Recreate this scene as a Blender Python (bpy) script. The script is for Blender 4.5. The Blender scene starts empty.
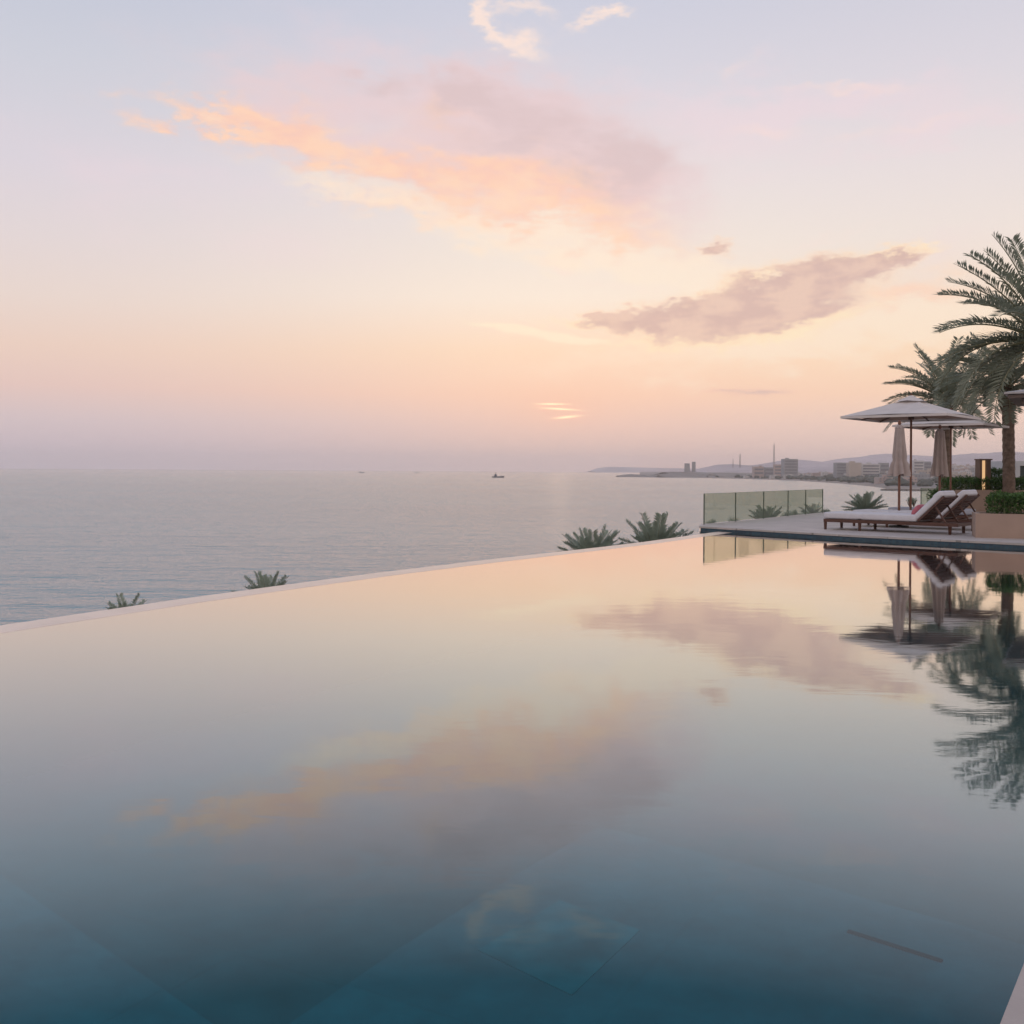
import bpy, bmesh, math, random
from mathutils import Vector, Matrix, Euler
R = math.radians
random.seed(7)
scene = bpy.context.scene
COL = scene.collection

# ------------------------------------------------------------------ camera
F = 1011.0                      # focal length in pixels of a 1024 frame
CAM = Vector((0, 0, 1.64))      # pool water is z = 0
ROLL = R(0.35)
HOR = 470.3
RIGHT = Vector((math.cos(ROLL), 0, math.sin(ROLL)))
UP = Vector((-math.sin(ROLL), 0, math.cos(ROLL)))
FWD = Vector((0, 1, 0))
DECK = 0.12                     # deck level above the pool water
SEA = -16.4

def ray(px, py):
    return RIGHT * (px - 512) + UP * (HOR - py) + FWD * F
def on_plane(px, py, z):
    d = ray(px, py); t = (z - CAM.z) / d.z
    return CAM + d * t
def at(px, py, Y):
    return CAM + ray(px, py) * (Y / F)

cam_data = bpy.data.cameras.new('camera')
cam = bpy.data.objects.new('camera', cam_data)
COL.objects.link(cam)
cam_data.sensor_width = 36; cam_data.sensor_fit = 'HORIZONTAL'
cam_data.lens = 36 * F / 1024
cam_data.shift_y = (HOR - 512) / 1024
cam_data.clip_start = 0.05; cam_data.clip_end = 200000
cam.matrix_world = Matrix.Translation(CAM) @ (Matrix.Rotation(R(90), 4, 'X') @ Matrix.Rotation(ROLL, 4, 'Z'))
scene.camera = cam

# ------------------------------------------------------------------ materials
def srgb(r, g, b):
    def f(c):
        c /= 255
        return c / 12.92 if c <= .04045 else ((c + .055) / 1.055) ** 2.4
    return (f(r), f(g), f(b), 1)

def new_mat(name):
    m = bpy.data.materials.new(name); m.use_nodes = True
    nt = m.node_tree
    for n in list(nt.nodes): nt.nodes.remove(n)
    out = nt.nodes.new('ShaderNodeOutputMaterial')
    return m, nt, out

def mat(name, col, rough=.6, var=.15, scale=4, bump=0, bscale=40, metallic=0, spec=.5, vec='Object', stretch=(1, 1, 1), trans=0):
    """plain procedural surface: base colour modulated by noise, optional bump, optional translucency"""
    m, nt, out = new_mat(name)
    N, L = nt.nodes, nt.links
    tc = N.new('ShaderNodeTexCoord'); mp = N.new('ShaderNodeMapping'); mp.inputs['Scale'].default_value = stretch
    L.new(tc.outputs[vec], mp.inputs[0])
    nz = N.new('ShaderNodeTexNoise'); nz.inputs['Scale'].default_value = scale; nz.inputs['Detail'].default_value = 6
    L.new(mp.outputs[0], nz.inputs['Vector'])
    cr = N.new('ShaderNodeMapRange'); cr.inputs[1].default_value = .3; cr.inputs[2].default_value = .7
    cr.inputs[3].default_value = 1 - var; cr.inputs[4].default_value = 1 + var
    L.new(nz.outputs[0], cr.inputs[0])
    mx = N.new('ShaderNodeVectorMath'); mx.operation = 'SCALE'; mx.inputs[0].default_value = col[:3]
    L.new(cr.outputs[0], mx.inputs['Scale'])
    b = N.new('ShaderNodeBsdfPrincipled')
    L.new(mx.outputs[0], b.inputs['Base Color'])
    b.inputs['Roughness'].default_value = rough; b.inputs['Metallic'].default_value = metallic
    b.inputs['Specular IOR Level'].default_value = spec
    if bump:
        n2 = N.new('ShaderNodeTexNoise'); n2.inputs['Scale'].default_value = bscale; n2.inputs['Detail'].default_value = 5
        L.new(mp.outputs[0], n2.inputs['Vector'])
        bp = N.new('ShaderNodeBump'); bp.inputs['Strength'].default_value = bump; bp.inputs['Distance'].default_value = .02
        L.new(n2.outputs[0], bp.inputs['Height']); L.new(bp.outputs[0], b.inputs['Normal'])
    if trans:
        t = N.new('ShaderNodeBsdfTranslucent'); L.new(mx.outputs[0], t.inputs[0])
        ms = N.new('ShaderNodeMixShader'); ms.inputs[0].default_value = trans
        L.new(b.outputs[0], ms.inputs[1]); L.new(t.outputs[0], ms.inputs[2]); L.new(ms.outputs[0], out.inputs[0])
    else:
        L.new(b.outputs[0], out.inputs[0])
    return m

def tile_mat(name, c1, c2, mortar, w, h, msize, rough=.5, rot=0, var=.12, bump=.3, gloss=.5, off=.5, vec='Object'):
    m, nt, out = new_mat(name); N, L = nt.nodes, nt.links
    tc = N.new('ShaderNodeTexCoord'); mp = N.new('ShaderNodeMapping'); mp.inputs['Rotation'].default_value = (0, 0, rot)
    L.new(tc.outputs[vec], mp.inputs[0])
    br = N.new('ShaderNodeTexBrick'); br.inputs['Scale'].default_value = 1
    br.inputs['Color1'].default_value = c1; br.inputs['Color2'].default_value = c2; br.inputs['Mortar'].default_value = mortar
    br.inputs['Brick Width'].default_value = w; br.inputs['Row Height'].default_value = h; br.inputs['Mortar Size'].default_value = msize
    br.offset = off
    L.new(mp.outputs[0], br.inputs[0])
    nz = N.new('ShaderNodeTexNoise'); nz.inputs['Scale'].default_value = 1.7; nz.inputs['Detail'].default_value = 8; nz.inputs['Roughness'].default_value = .65
    L.new(mp.outputs[0], nz.inputs['Vector'])
    cr = N.new('ShaderNodeMapRange'); cr.inputs[1].default_value = .3; cr.inputs[2].default_value = .7
    cr.inputs[3].default_value = 1 - var; cr.inputs[4].default_value = 1 + var
    L.new(nz.outputs[0], cr.inputs[0])
    mx = N.new('ShaderNodeVectorMath'); mx.operation = 'SCALE'; L.new(br.outputs[0], mx.inputs[0]); L.new(cr.outputs[0], mx.inputs['Scale'])
    b = N.new('ShaderNodeBsdfPrincipled'); L.new(mx.outputs[0], b.inputs['Base Color'])
    b.inputs['Roughness'].default_value = rough; b.inputs['Specular IOR Level'].default_value = gloss
    bp = N.new('ShaderNodeBump'); bp.inputs['Strength'].default_value = bump; bp.inputs['Distance'].default_value = .004; bp.invert = True
    L.new(br.outputs['Fac'], bp.inputs['Height']); L.new(bp.outputs[0], b.inputs['Normal'])
    L.new(b.outputs[0], out.inputs[0])
    return m

M = {}
M['stone'] = tile_mat('pale_stone_paving', (.48, .42, .385, 1), (.43, .375, .345, 1), (.26, .23, .21, 1), 1.2, .6, .008, .55, R(34))
M['coping'] = mat('coping_stone', (.45, .38, .34), .5, .1, 3, .2, 60)
M['render_wall'] = mat('tan_render', (.37, .265, .21), .85, .07, 2, .25, 90)
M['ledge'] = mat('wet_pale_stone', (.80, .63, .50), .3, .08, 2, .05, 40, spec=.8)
M['mosaic'] = tile_mat('blue_mosaic', (.012, .05, .10, 1), (.03, .10, .16, 1), (.05, .09, .11, 1), .05, .05, .004, .25, 0, .25, .4, off=0)
M['pool_floor'] = tile_mat('teal_pool_tile', (.0010, .064, .078, 1), (.0012, .070, .086, 1), (.0009, .061, .075, 1), 2.4, 2.4, .012, .5, R(30), .22, .2, .03, off=0)
M['pool_ledge'] = tile_mat('teal_pool_bench_tile', (.0014, .082, .105, 1), (.0017, .089, .113, 1), (.0012, .079, .10, 1), 2.4, 2.4, .01, .5, R(30), .25, .2, .03, off=0)
M['drain'] = mat('drain_slot', (.0008, .018, .022), .95, spec=0)
M['pool_pale'] = mat('pale_teal_tile', (.002, .10, .122), .7, .3, 3, spec=0)
M['teak'] = mat('dark_teak', (.085, .033, .02), .5, .3, 3, .15, 20, stretch=(1, 14, 14))
M['teak_pole'] = mat('teak_pole', (.17, .07, .04), .5, .2, 3)
M['cushion'] = mat('off_white_cushion', (.60, .58, .60), .9, .05, 5, .2, 30)
M['cushion_grey'] = mat('grey_cushion', (.36, .37, .42), .9, .05, 5, .2, 30)
M['pink'] = mat('pink_fabric', (.48, .14, .17), .9, .1, 8, .2, 40)
M['canopy'] = mat('canopy_fabric', (.72, .65, .61), .9, .05, 3, .1, 30, trans=.12)
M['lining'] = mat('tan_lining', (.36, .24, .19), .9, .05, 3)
M['closed_fabric'] = mat('folded_fabric', (.46, .375, .34), .9, .08, 5, .2, 30, trans=.1)
M['dark_metal'] = mat('dark_metal', (.05, .05, .05), .4, .1, metallic=.6)
M['leaf_palm'] = mat('palm_leaf', (.29, .31, .23), .55, .3, .9, trans=.35)
M['leaf_low'] = mat('young_palm_leaf', (.33, .38, .30), .5, .25, 1.2, trans=.3)
M['leaf_hedge'] = mat('hedge_leaf', (.055, .115, .022), .5, .5, 6, trans=.2)
M['stem'] = mat('palm_rachis', (.20, .19, .11), .6, .2)
M['trunk'] = mat('palm_trunk_bark', (.17, .12, .09), .9, .35, 7, .6, 14)
M['boots'] = mat('palm_boots', (.15, .095, .06), .9, .35, 9, .4, 20)
M['wood_dark'] = mat('pavilion_timber', (.12, .085, .07), .6, .2)
M['roof_pale'] = mat('pavilion_roof', (.42, .39, .38), .7, .1)
M['pillar'] = mat('lantern_pillar', (.17, .105, .075), .7, .1)
M['white_wall'] = mat('white_wall', (.55, .55, .56), .8, .05)
M['dark_window'] = mat('dark_glazing', (.03, .05, .05), .15, .05)
M['hill'] = mat('haze_paled_hill', (.42, .38, .40), .95, .25, .002)  # hill colour paled: painted haze on top of the air volume
M['land'] = mat('haze_paled_land', (.27, .235, .21), .95, .3, .01)  # land lightened so its colour carries part of the distance haze
M['beach'] = mat('beach_sand', (.30, .25, .21), .95, .1, .05)
M['garden'] = mat('garden_ground', (.10, .10, .06), .95, .3, .2)
M['woods'] = mat('coastal_trees', (.13, .135, .115), .9, .3, .05)  # tree green lightened to imitate haze over the far shore
M['ship_hull'] = mat('ship_hull', (.06, .07, .08), .6, .1)
M['ship_white'] = mat('ship_white', (.4, .4, .4), .6, .1)
M['mast_metal'] = mat('mast_steel', (.28, .24, .24), .6, .1)
M['bld_cream'] = mat('far_cream_wall', (.46, .40, .35), .9, .06, .05)
M['bld_white'] = mat('far_white_wall', (.55, .53, .52), .9, .06, .05)
M['bld_grey'] = mat('haze_paled_grey_wall', (.33, .33, .34), .9, .08, .05)  # grey made paler, haze painted into the wall colour
M['bld_pink'] = mat('far_rose_wall', (.45, .36, .33), .9, .06, .05)
M['bld_win'] = mat('far_glazing', (.20, .20, .22), .6, .1)

def lamp_mat():
    m, nt, out = new_mat('lit_panel'); N, L = nt.nodes, nt.links
    e = N.new('ShaderNodeEmission'); e.inputs[0].default_value = (1, .60, .30, 1); e.inputs[1].default_value = .8
    L.new(e.outputs[0], out.inputs[0]); return m
M['lamp'] = lamp_mat()

def glass_mat():
    m, nt, out = new_mat('green_tinted_glass'); N, L = nt.nodes, nt.links
    t = N.new('ShaderNodeBsdfTransparent'); t.inputs[0].default_value = (.90, .94, .87, 1)
    g = N.new('ShaderNodeBsdfGlossy'); g.inputs['Roughness'].default_value = .02
    d = N.new('ShaderNodeBsdfDiffuse'); d.inputs[0].default_value = (.22, .27, .20, 1)
    fr = facing_curve(N, L, [(0, .9), (.12, .45), (.3, .14), (.6, .05), (1, .03)])
    a = N.new('ShaderNodeMixShader'); a.inputs[0].default_value = .13; L.new(t.outputs[0], a.inputs[1]); L.new(d.outputs[0], a.inputs[2])
    b = N.new('ShaderNodeMixShader'); L.new(fr, b.inputs[0]); L.new(a.outputs[0], b.inputs[1]); L.new(g.outputs[0], b.inputs[2])
    L.new(b.outputs[0], out.inputs[0]); return m

def facing_curve(N, L, pts, normal=None, tint=None):
    """reflectance against the viewing angle (cosine of incidence), as a piecewise ramp"""
    lw = N.new('ShaderNodeLayerWeight'); lw.inputs[0].default_value = .5
    if normal is not None: L.new(normal, lw.inputs['Normal'])
    inv = N.new('ShaderNodeMath'); inv.operation = 'SUBTRACT'; inv.inputs[0].default_value = 1
    L.new(lw.outputs['Facing'], inv.inputs[1])
    cr = N.new('ShaderNodeValToRGB'); L.new(inv.outputs[0], cr.inputs[0])
    e = cr.color_ramp.elements
    while len(e) < len(pts): e.new(.5)
    for k, (p, v) in enumerate(pts):
        e[k].position = p; e[k].color = (v, v, v, 1)
    if tint:        # reflection colour: warm at grazing angles, teal when looking down into the water
        ct = N.new('ShaderNodeValToRGB'); L.new(inv.outputs[0], ct.inputs[0])
        for k, (p, c) in enumerate(tint): ct.color_ramp.elements[k].position = p; ct.color_ramp.elements[k].color = c
        return cr.outputs[0], ct.outputs[0]
    return cr.outputs[0]

def pool_mat():
    m, nt, out = new_mat('pool_water'); N, L = nt.nodes, nt.links
    tc = N.new('ShaderNodeTexCoord')
    mp = N.new('ShaderNodeMapping'); mp.inputs['Scale'].default_value = (1.0, 2.2, 1); L.new(tc.outputs['Object'], mp.inputs[0])
    n1 = N.new('ShaderNodeTexNoise'); n1.inputs['Scale'].default_value = 1.1; n1.inputs['Detail'].default_value = 3; n1.inputs['Roughness'].default_value = .5
    n1.inputs['Distortion'].default_value = .6
    L.new(mp.outputs[0], n1.inputs['Vector'])
    n2 = N.new('ShaderNodeTexNoise'); n2.inputs['Scale'].default_value = 6; n2.inputs['Detail'].default_value = 2
    L.new(mp.outputs[0], n2.inputs['Vector'])
    ad = N.new('ShaderNodeMath'); ad.operation = 'MULTIPLY_ADD'; ad.inputs[1].default_value = .12
    L.new(n2.outputs[0], ad.inputs[0]); L.new(n1.outputs[0], ad.inputs[2])
    bp = N.new('ShaderNodeBump'); bp.inputs['Strength'].default_value = 1; bp.inputs['Distance'].default_value = .0011
    L.new(ad.outputs[0], bp.inputs['Height'])
    g = N.new('ShaderNodeBsdfGlossy'); g.inputs['Roughness'].default_value = .035; g.inputs[0].default_value = (.90, .97, .98, 1)
    L.new(bp.outputs[0], g.inputs['Normal'])
    t = N.new('ShaderNodeBsdfTransparent'); t.inputs[0].default_value = (.55, .95, .97, 1)
    fac, tnt = facing_curve(N, L, [(0, 1), (.06, .94), (.12, .82), (.17, .68), (.23, .53), (.31, .36), (.39, .16), (.45, .04), (.52, .02), (1, .015)], None, [(.05, (1, .94, .90, 1)), (.33, (.84, .94, .97, 1))]); L.new(tnt, g.inputs[0])
    ms = N.new('ShaderNodeMixShader'); L.new(fac, ms.inputs[0]); L.new(t.outputs[0], ms.inputs[1]); L.new(g.outputs[0], ms.inputs[2])
    L.new(ms.outputs[0], out.inputs[0]); return m
M['pool_water'] = pool_mat()
M['glass'] = glass_mat()

def sea_mat():
    m, nt, out = new_mat('sea_water'); N, L = nt.nodes, nt.links
    tc = N.new('ShaderNodeTexCoord')
    def noise(scale, st, detail, rot=0):
        mp = N.new('ShaderNodeMapping'); mp.inputs['Scale'].default_value = st; mp.inputs['Rotation'].default_value = (0, 0, rot)
        L.new(tc.outputs['Object'], mp.inputs[0])
        n = N.new('ShaderNodeTexNoise'); n.inputs['Scale'].default_value = scale; n.inputs['Detail'].default_value = detail; n.inputs['Roughness'].default_value = .6
        L.new(mp.outputs[0], n.inputs['Vector']); return n.outputs[0]
    a = noise(.34, (.8, 1.3, 1), 6, R(8)); b = noise(.018, (.5, 2.2, 1), 4, R(-5))
    ad = N.new('ShaderNodeMath'); ad.operation = 'MULTIPLY_ADD'; ad.inputs[1].default_value = 4.0
    L.new(b, ad.inputs[0]); L.new(a, ad.inputs[2])
    c_ = noise(.09, (.5, 1.5, 1), 6, R(14)); ad2 = N.new('ShaderNodeMath'); ad2.operation = 'MULTIPLY_ADD'; ad2.inputs[1].default_value = 2.2
    L.new(c_, ad2.inputs[0]); L.new(ad.outputs[0], ad2.inputs[2]); ad = ad2
    bp = N.new('ShaderNodeBump'); bp.inputs['Strength'].default_value = 1; bp.inputs['Distance'].default_value = .62
    L.new(ad.outputs[0], bp.inputs['Height'])
    g = N.new('ShaderNodeBsdfGlossy'); g.inputs['Roughness'].default_value = .22; g.inputs[0].default_value = (1, .925, .87, 1)
    L.new(bp.outputs[0], g.inputs['Normal'])
    d = N.new('ShaderNodeBsdfDiffuse')
    c = noise(.004, (.35, 1.6, 1), 3, R(4))
    cr = N.new('ShaderNodeValToRGB'); cr.color_ramp.elements[0].position = .35; cr.color_ramp.elements[1].position = .65
    cr.color_ramp.elements[0].color = (.035, .20, .25, 1); cr.color_ramp.elements[1].color = (.055, .24, .29, 1)
    L.new(c, cr.inputs[0]); L.new(cr.outputs[0], d.inputs[0])
    mrf = facing_curve(N, L, [(0, .60), (.008, .74), (.03, .90), (.07, .82), (.11, .60), (.15, .38), (.3, .3), (.6, .1), (1, .04)], bp.outputs[0])
    ms = N.new('ShaderNodeMixShader'); L.new(mrf, ms.inputs[0]); L.new(d.outputs[0], ms.inputs[1]); L.new(g.outputs[0], ms.inputs[2])
    L.new(ms.outputs[0], out.inputs[0]); return m
M['sea'] = sea_mat()

# ------------------------------------------------------------------ mesh helpers
class MB:
    def __init__(s): s.v = []; s.f = []; s.m = []
    def add(s, vs, fs, mi=0):
        o = len(s.v); s.v += [tuple(v) for v in vs]; s.f += [tuple(i + o for i in f) for f in fs]; s.m += [mi] * len(fs)
    def box(s, c, size, rotz=0, mi=0, mtx=None):
        x, y, z = (k / 2 for k in size)
        vs = [Vector((sx * x, sy * y, sz * z)) for sz in (-1, 1) for sy in (-1, 1) for sx in (-1, 1)]
        rm = mtx if mtx is not None else Matrix.Rotation(rotz, 3, 'Z')
        vs = [rm @ v + Vector(c) for v in vs]
        s.add(vs, [(0, 2, 3, 1), (4, 5, 7, 6), (0, 1, 5, 4), (2, 6, 7, 3), (0, 4, 6, 2), (1, 3, 7, 5)], mi)
    def beam(s, a, b, w, h, mi=0):
        a, b = Vector(a), Vector(b); d = b - a; q = d.to_track_quat('X', 'Z').to_matrix()
        s.box((a + b) / 2, (d.length, w, h), mtx=q, mi=mi)
    def tube(s, pts, rad, n=8, mi=0, cap=True):
        pts = [Vector(p) for p in pts]
        if not hasattr(rad, '__len__'): rad = [rad] * len(pts)
        vs = []
        for i, p in enumerate(pts):
            d = (pts[min(i + 1, len(pts) - 1)] - pts[max(i - 1, 0)]).normalized()
            ref = Vector((0, 0, 1)) if abs(d.z) < .9 else Vector((1, 0, 0))
            a = d.cross(ref).normalized(); b = d.cross(a)
            for k in range(n):
                t = 2 * math.pi * k / n; vs.append(p + (a * math.cos(t) + b * math.sin(t)) * rad[i])
        fs = [(i * n + k, i * n + (k + 1) % n, (i + 1) * n + (k + 1) % n, (i + 1) * n + k) for i in range(len(pts) - 1) for k in range(n)]
        if cap: fs += [tuple(range(n)), tuple(reversed(range((len(pts) - 1) * n, len(pts) * n)))]
        s.add(vs, fs, mi)
    def prism(s, poly, z0, z1, mi=0):
        n = len(poly)
        vs = [(p[0], p[1], z0) for p in poly] + [(p[0], p[1], z1) for p in poly]
        s.add(vs, [tuple(reversed(range(n))), tuple(range(n, 2 * n))] + [(i, (i + 1) % n, (i + 1) % n + n, i + n) for i in range(n)], mi)
    def build(s, name, mats, parent=None, smooth=False, loc=None):
        me = bpy.data.meshes.new(name); me.from_pydata(s.v, [], s.f); me.update()
        if not isinstance(mats, (list, tuple)): mats = [mats]
        for m in mats: me.materials.append(m)
        if len(mats) > 1: me.polygons.foreach_set('material_index', s.m)
        if smooth: me.polygons.foreach_set('use_smooth', [True] * len(me.polygons))
        bm = bmesh.new(); bm.from_mesh(me); bmesh.ops.recalc_face_normals(bm, faces=bm.faces) if len(bm.faces) < 20000 else None; bm.to_mesh(me); bm.free()
        o = bpy.data.objects.new(name, me); COL.objects.link(o)
        if parent: o.parent = parent
        if loc: o.location = loc
        return o

def tag(o, label=None, cat=None, group=None, kind=None):
    if label: o['label'] = label
    if cat: o['category'] = cat
    if group: o['group'] = group
    if kind: o['kind'] = kind
    return o
def empty(name, loc, rz=0, label=None, cat=None, group=None):
    o = bpy.data.objects.new(name, None); COL.objects.link(o); o.location = loc; o.rotation_euler = (0, 0, rz)
    o.empty_display_size = .3
    return tag(o, label, cat, group)
def copy_tree(o, parent=None):
    c = o.copy(); COL.objects.link(c); c.parent = parent
    for ch in [x for x in bpy.data.objects if x.parent == o]: copy_tree(ch, c)
    return c

def soft_box(name, size, bevel, material, parent, mtx=None, seg=3, puff=0, cuts=0, seams=()):
    """rounded cushion: bevelled box, optionally puffed, seams are x positions pinched in"""
    bm = bmesh.new(); bmesh.ops.create_cube(bm, size=1)
    for v in bm.verts: v.co = Vector((v.co.x * size[0], v.co.y * size[1], v.co.z * size[2]))
    if cuts: 
        ed = [e for e in bm.edges if abs((e.verts[0].co - e.verts[1].co).x) > size[0] * .5]
        bmesh.ops.subdivide_edges(bm, edges=ed, cuts=cuts)
    bmesh.ops.bevel(bm, geom=[e for e in bm.edges if e.calc_face_angle(0) > .5], offset=bevel, segments=seg, affect='EDGES', profile=.5)
    for v in bm.verts:
        if puff:
            k = (1 - (2 * v.co.x / size[0]) ** 2) * (1 - (2 * v.co.y / size[1]) ** 2)
            v.co.z += puff * max(k, 0) * (1 if v.co.z > 0 else -.3)
        for sx in seams:
            d = abs(v.co.x - sx)
            if d < .05: v.co.z *= .82 + .18 * d / .05; v.co.y *= .985
    me = bpy.data.meshes.new(name); 
    for f in bm.faces: f.smooth = True
    if mtx is not None: bmesh.ops.transform(bm, matrix=mtx, verts=bm.verts)
    bm.to_mesh(me); bm.free(); me.materials.append(material)
    o = bpy.data.objects.new(name, me); COL.objects.link(o); o.parent = parent
    return o

# ------------------------------------------------------------------ the pool and its terrace
edge_px = [(-260, 671), (-120, 652), (0, 633.5), (100, 618), (200, 602.5), (300, 588.2), (400, 574.5), (500, 562), (560, 555), (620, 548), (660, 543), (700, 537.2)]
edge_in = [on_plane(x, y, 0) for x, y in edge_px]
d0 = (edge_in[-1] - edge_in[-2]).normalized()
edge_in.append(edge_in[-1] + d0 * 3.0)
LIP = .46
def offset_line(pts, d):
    out = []
    for i, p in enumerate(pts):
        a = pts[max(i - 1, 0)]; b = pts[min(i + 1, len(pts) - 1)]
        t = (b - a).normalized(); n = Vector((-t.y, t.x, 0)); out.append(p + n * d)
    return out
edge_lip = offset_line(edge_in, LIP)       # outer side (towards the sea)
near_a = on_plane(1000, 1024, DECK); near_b = on_plane(1024, 963, DECK)
nd = (near_b - near_a).normalized()
near0 = near_a - nd * 6; near1 = near_a + nd * 34
corner = on_plane(699, 526.3, DECK)
deck_r = on_plane(1024, 542.3, DECK)
du = (deck_r - corner).normalized()
deck_mid = on_plane(850, 535.0, DECK)
far_r = deck_r + du * 16

# water sheet: one polygon (slightly under the deck overhang)
wpoly = [Vector((p.x, p.y, 0)) for p in edge_in[:-1]]
wp = [(p.x, p.y) for p in wpoly] + [(corner.x + .3, corner.y + 1.5), (far_r.x, far_r.y + 2.2), (far_r.x, near0.y - 2), (edge_in[0].x, near0.y - 2)]
mb = MB(); mb.add([(x, y, 0) for x, y in wp], [tuple(range(len(wp)))])
tag(mb.build('pool_water', M['pool_water']), kind='structure')
# basin floor and walls
mb = MB(); mb.add([(x, y, -1.5) for x, y in wp], [tuple(range(len(wp)))])
tag(mb.build('pool_floor', M['pool_floor']), kind='structure')
# sunken shelves on the floor
def shelf(name, px, top, m='pool_ledge'):
    pts = [on_plane(x, y, top) for x, y in px]
    mb = MB(); mb.prism([(p.x, p.y) for p in pts], -1.497, top)
    return tag(mb.build(name, M[m]), kind='structure')
shelf('pool_step', [(-60, 832), (216, 1026), (200, 1200), (-300, 1200), (-420, 900)], -1.47)
shelf('pool_step', [(286, 1026), (400, 948), (520, 872), (600, 826), (760, 868), (960, 925), (1200, 1000), (1300, 1250), (200, 1250)], -1.465)
shelf('pool_step', [(478, 950), (572, 995), (640, 930), (560, 900)], -1.462, 'pool_pale')
mb = MB(); a = on_plane(848, 931, -1.46); b = on_plane(942, 961, -1.46)
mb.beam(a, b, .035, .012)
tag(mb.build('floor_drain', M['drain']), 'thin dark drain slot in the pool floor near the lower right corner', 'drain')

# infinity edge: a wet stone ledge on an outer wall
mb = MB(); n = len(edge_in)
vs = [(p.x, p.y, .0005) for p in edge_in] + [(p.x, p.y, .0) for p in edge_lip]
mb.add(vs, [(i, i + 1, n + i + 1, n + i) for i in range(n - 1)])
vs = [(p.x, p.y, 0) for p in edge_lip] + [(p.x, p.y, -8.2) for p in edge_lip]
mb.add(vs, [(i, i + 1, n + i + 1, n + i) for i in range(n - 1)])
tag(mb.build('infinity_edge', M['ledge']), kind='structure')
mb = MB(); vs = [(p.x, p.y, -.002) for p in edge_in] + [(p.x, p.y, -1.5) for p in edge_in]
mb.add(vs, [(i, i + 1, n + i + 1, n + i) for i in range(n - 1)])
tag(mb.build('pool_wall', M['pool_floor']), kind='structure')

# near right coping and terrace
nn = Vector((nd.y, -nd.x, 0))
mb = MB()
P = [near0, near1, near1 + nn * .34, near0 + nn * .34]
mb.prism([(p.x, p.y) for p in P], .0, DECK)
tag(mb.build('pool_coping', M['coping']), kind='structure')
mb = MB(); P = [near0 + nn * .343, near1 + nn * .343, near1 + nn * 14, near0 + nn * 14]
mb.prism([(p.x, p.y) for p in P], -.2, DECK - .004)
tag(mb.build('near_terrace', M['stone']), kind='structure')
mb = MB(); P = [near0 + nn * .04, near1 + nn * .04, near1 + nn * .3, near0 + nn * .3]
mb.prism([(p.x, p.y) for p in P], -1.5, -.001)
tag(mb.build('pool_wall', M['mosaic']), kind='structure')

# the far deck
fence_a = on_plane(704, 524.6, DECK); fence_b = on_plane(823, 512.8, DECK)
fd = (fence_b - fence_a).normalized()
edge_back = corner + (fence_a - corner)
left_out = Vector((-fd.y, fd.x, 0)) * .12
deck_poly = [corner, deck_mid, far_r, far_r + Vector((20, 30, 0)), Vector((34, 44, DECK)), at(921, 500, 41.0), fence_b + fd * .25 + left_out, fence_a + left_out]
deck_poly = [Vector((p.x, p.y, DECK)) for p in deck_poly]
mb = MB(); mb.prism([(p.x, p.y) for p in deck_poly], .075, DECK)
tag(mb.build('pool_deck', M['stone']), kind='structure')
inn = [corner + Vector((.05, .06, 0)), deck_mid + Vector((0.02, .06, 0)), far_r + Vector((0, .06, 0))]
mb = MB()
for a, b in zip(inn[:-1], inn[1:]):
    d = (b - a); L_ = d.length
vs = [(p.x, p.y, .074) for p in inn] + [(p.x, p.y, -1.5) for p in inn]
mb.add(vs, [(0, 1, 4, 3), (1, 2, 5, 4)])
c2 = fence_a + left_out * .5
vs = [(inn[0].x, inn[0].y, .074), (c2.x, c2.y, .074), (c2.x, c2.y, -1.5), (inn[0].x, inn[0].y, -1.5)]
mb.add(vs, [(0, 1, 2, 3)])
def wall_tile():
    m, nt, out = new_mat('blue_mosaic_band'); N, L = nt.nodes, nt.links
    tc = N.new('ShaderNodeTexCoord'); sp = N.new('ShaderNodeSeparateXYZ'); L.new(tc.outputs['Object'], sp.inputs[0])
    cb = N.new('ShaderNodeCombineXYZ'); L.new(sp.outputs[0], cb.inputs[0]); L.new(sp.outputs[2], cb.inputs[1])
    br = N.new('ShaderNodeTexBrick'); br.offset = 0; br.inputs['Scale'].default_value = 1
    br.inputs['Color1'].default_value = (.012, .055, .10, 1); br.inputs['Color2'].default_value = (.03, .11, .17, 1); br.inputs['Mortar'].default_value = (.05, .09, .11, 1)
    br.inputs['Brick Width'].default_value = .06; br.inputs['Row Height'].default_value = .03; br.inputs['Mortar Size'].default_value = .003
    L.new(cb.outputs[0], br.inputs[0])
    b = N.new('ShaderNodeBsdfPrincipled'); b.inputs['Roughness'].default_value = .35; L.new(br.outputs[0], b.inputs['Base Color'])
    L.new(b.outputs[0], out.inputs[0]); return m
tag(mb.build('pool_wall', wall_tile()), kind='structure')
# terrace body under the deck, down to the garden
mb = MB()
body = [Vector((p.x, p.y, 0)) for p in deck_poly]
ctr = sum(body, Vector()) / len(body)
bp_ = [p + (ctr - p).normalized() * .12 for p in body]
vs = [(p.x, p.y, .073) for p in bp_[2:]] + [(p.x, p.y, -8.2) for p in bp_[2:]]
k = len(bp_) - 2
mb.add(vs, [(i, i + 1, k + i + 1, k + i) for i in range(k - 1)])
tag(mb.build('terrace_wall', M['render_wall']), kind='structure')

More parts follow.
